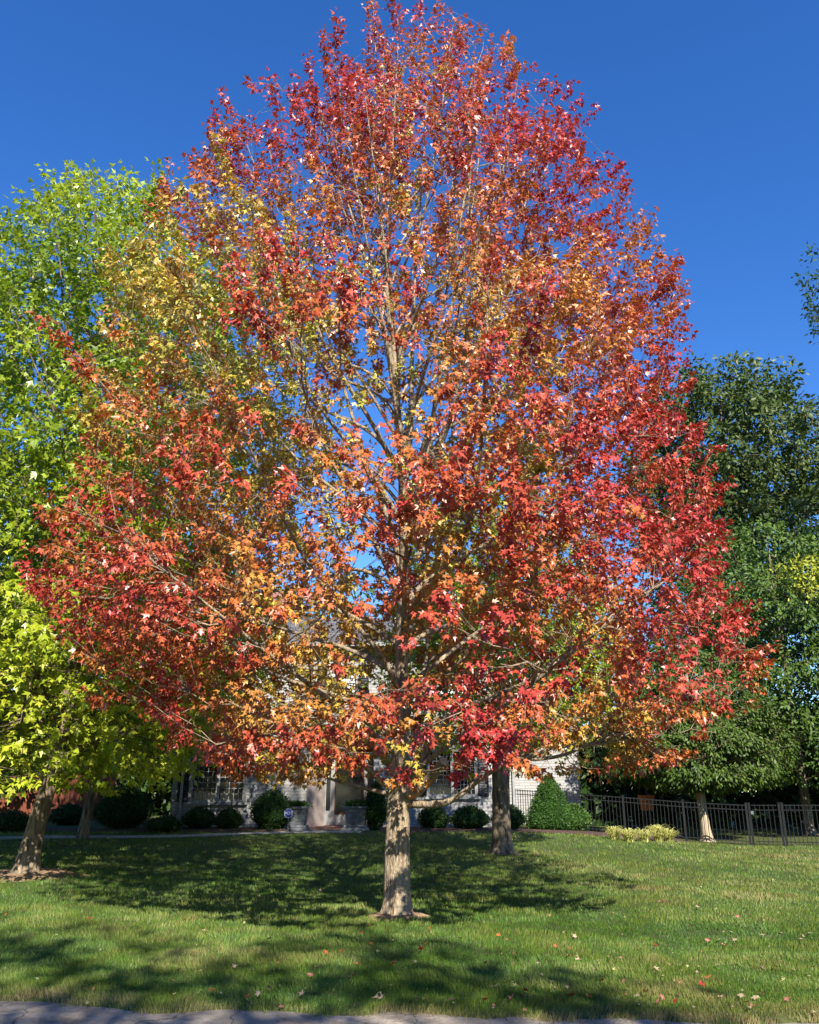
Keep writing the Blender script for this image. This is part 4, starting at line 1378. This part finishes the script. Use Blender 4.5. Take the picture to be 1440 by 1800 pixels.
# crumbs of older leaves between the blades
rng = np.random.default_rng(808)
n = 900
q = rng.uniform(0, 1, n)
yy = 1.0 / (1 / 7.0 * (1 - q) + 1 / 17.0 * q); xx = rng.uniform(-1, 1, n) * (.56 * yy + .5)
kk = (yy > y_edge(xx) + .02) & (rng.uniform(size=n) < .35 + .65 * sstep(-2.5, 2.0, xx)); xx, yy = xx[kk], yy[kk]; n = len(xx)
B = np.stack([xx, yy, H(xx, yy) + rng.uniform(.022, .045, n)], -1)
a = rng.uniform(0, 6.283, n)
cr_ = np.array([(.42, .33, .20), (.45, .40, .20), (.36, .15, .09), (.30, .20, .11)])[rng.integers(0, 4, n)]
V, F = leaf_geo(B, nrm(np.stack([np.cos(a), np.sin(a), rng.normal(0, .3, n)], -1)), nrm(np.stack([rng.normal(0, .35, n), rng.normal(0, .35, n), np.ones(n)], -1)), rng.uniform(.018, .045, n), TRILOBE)
tag(mesh_np('leaf_litter', V, F, M['fallen'], col=cr_.repeat(6, 0)), 'small crumbs of old leaves strewn between the grass blades', 'leaf litter', kind='stuff')

# ------------------------------------------------------------------ fallen leaves on the lawn
rng = np.random.default_rng(909)
kinds = [('red', (.42, .03, .025), 'red maple leaf fallen'), ('pink', (.42, .17, .12), 'dusty pink maple leaf lying'),
         ('tan', (.42, .32, .20), 'pale tan dry maple leaf'), ('orange', (.48, .13, .04), 'orange brown maple leaf fallen'), ('yellow', (.45, .40, .15), 'small yellowish leaf fallen')]
lproto = {}
for kn, c, lb in kinds:
    for v in range(3):
        XY = MAPLE_XY
        zz = (.30 + .15 * v) * np.abs(XY[:, 0]) ** 1.4 + (.12 * v) * (XY[:, 1] - .45) ** 2 + rng.uniform(-.06, .08, len(XY))
        LV = np.stack([XY[:, 0], XY[:, 1] - .45, zz], -1)
        me_o = mesh_np('fallen_leaf', LV, MAPLE_F, M['fallen'], col=np.tile(np.array(c) * (1 + .15 * (v - 1)), (len(XY), 1)))
        lproto[(kn, v)] = [me_o, False]
spots = [(1215, 1635, 'red'), (327, 1622, 'red'), (741, 1676, 'red'), (120, 1707, 'red'), (1153, 1669, 'red'), (1277, 1582, 'red'), (1248, 1729, 'orange'), (1060, 1733, 'red'), (545, 1725, 'pink'), (618, 1727, 'pink'),
         (310, 1716, 'orange'), (572, 1683, 'orange'), (488, 1702, 'pink'), (200, 1728, 'pink'), (730, 1766, 'tan'), (530, 1757, 'tan'), (452, 1758, 'tan'), (495, 1770, 'pink'), (470, 1747, 'tan'), (854, 1702, 'pink'),
         (1060, 1727, 'tan'), (1193, 1736, 'pink'), (1250, 1768, 'pink'), (1340, 1712, 'tan'), (1422, 1648, 'tan'), (1354, 1655, 'tan'), (1010, 1653, 'tan'), (1165, 1765, 'pink'), (1386, 1768, 'pink'), (992, 1767, 'pink'), (1035, 1763, 'orange'),
         (1365, 1709, 'orange'), (1432, 1710, 'orange'), (228, 1770, 'pink'), (145, 1550, 'tan'), (808, 1642, 'red'), (878, 1581, 'yellow'), (967, 1616, 'pink'), (1000, 1690, 'pink'), (966, 1565, 'orange'), (1325, 1780, 'pink'), (1312, 1600, 'tan')]
while len(spots) < 150:
    qx, qy = rng.uniform(0, 1440), 1560 + 215 * rng.uniform() ** .7
    if qx < 620 and rng.uniform() < .5: continue
    spots.append((qx, qy, rng.choice(['red', 'pink', 'tan', 'tan', 'orange', 'yellow', 'yellow'])))
used_p = {}
for i, (qx, qy, kn) in enumerate(spots):
    p = GH(qx, qy)
    if p[1] < float(y_edge(np.array([p[0]]))[0]) - .3: continue
    v = int(rng.integers(3))
    o, u_ = lproto[(kn, v)]
    if u_: o = link(o.copy())
    else: lproto[(kn, v)][1] = True
    s = rng.uniform(.045, .074) * (.65 if kn == 'yellow' else 1)
    o.scale = (s, s, s)
    lift = .045 if p[1] > float(y_edge(np.array([p[0]]))[0]) + .05 else .0
    o.location = (p[0], p[1], p[2] + lift)
    o.rotation_euler = (rng.normal(0, .35), rng.normal(0, .35), rng.uniform(0, 6.28))
    lb = [q for q in kinds if q[0] == kn][0][2]
    if p[1] < float(y_edge(np.array([p[0]]))[0]) + .9: pl_ = 'near the ragged road edge'
    elif math.hypot(p[0] - rb[0], p[1] - rb[1]) < 2.3: pl_ = 'close to the red maple trunk'
    elif p[0] > 2.2: pl_ = 'on the open side toward the fence'
    elif p[0] < -2.2: pl_ = 'on the side toward the leaning green maple'
    else: pl_ = 'between the road and the red maple'
    tag(o, lb + ' ' + pl_, 'leaf', kn + ' fallen leaves ' + pl_)
for (kn, v), (o, u_) in lproto.items():
    if not u_: bpy.data.objects.remove(o)
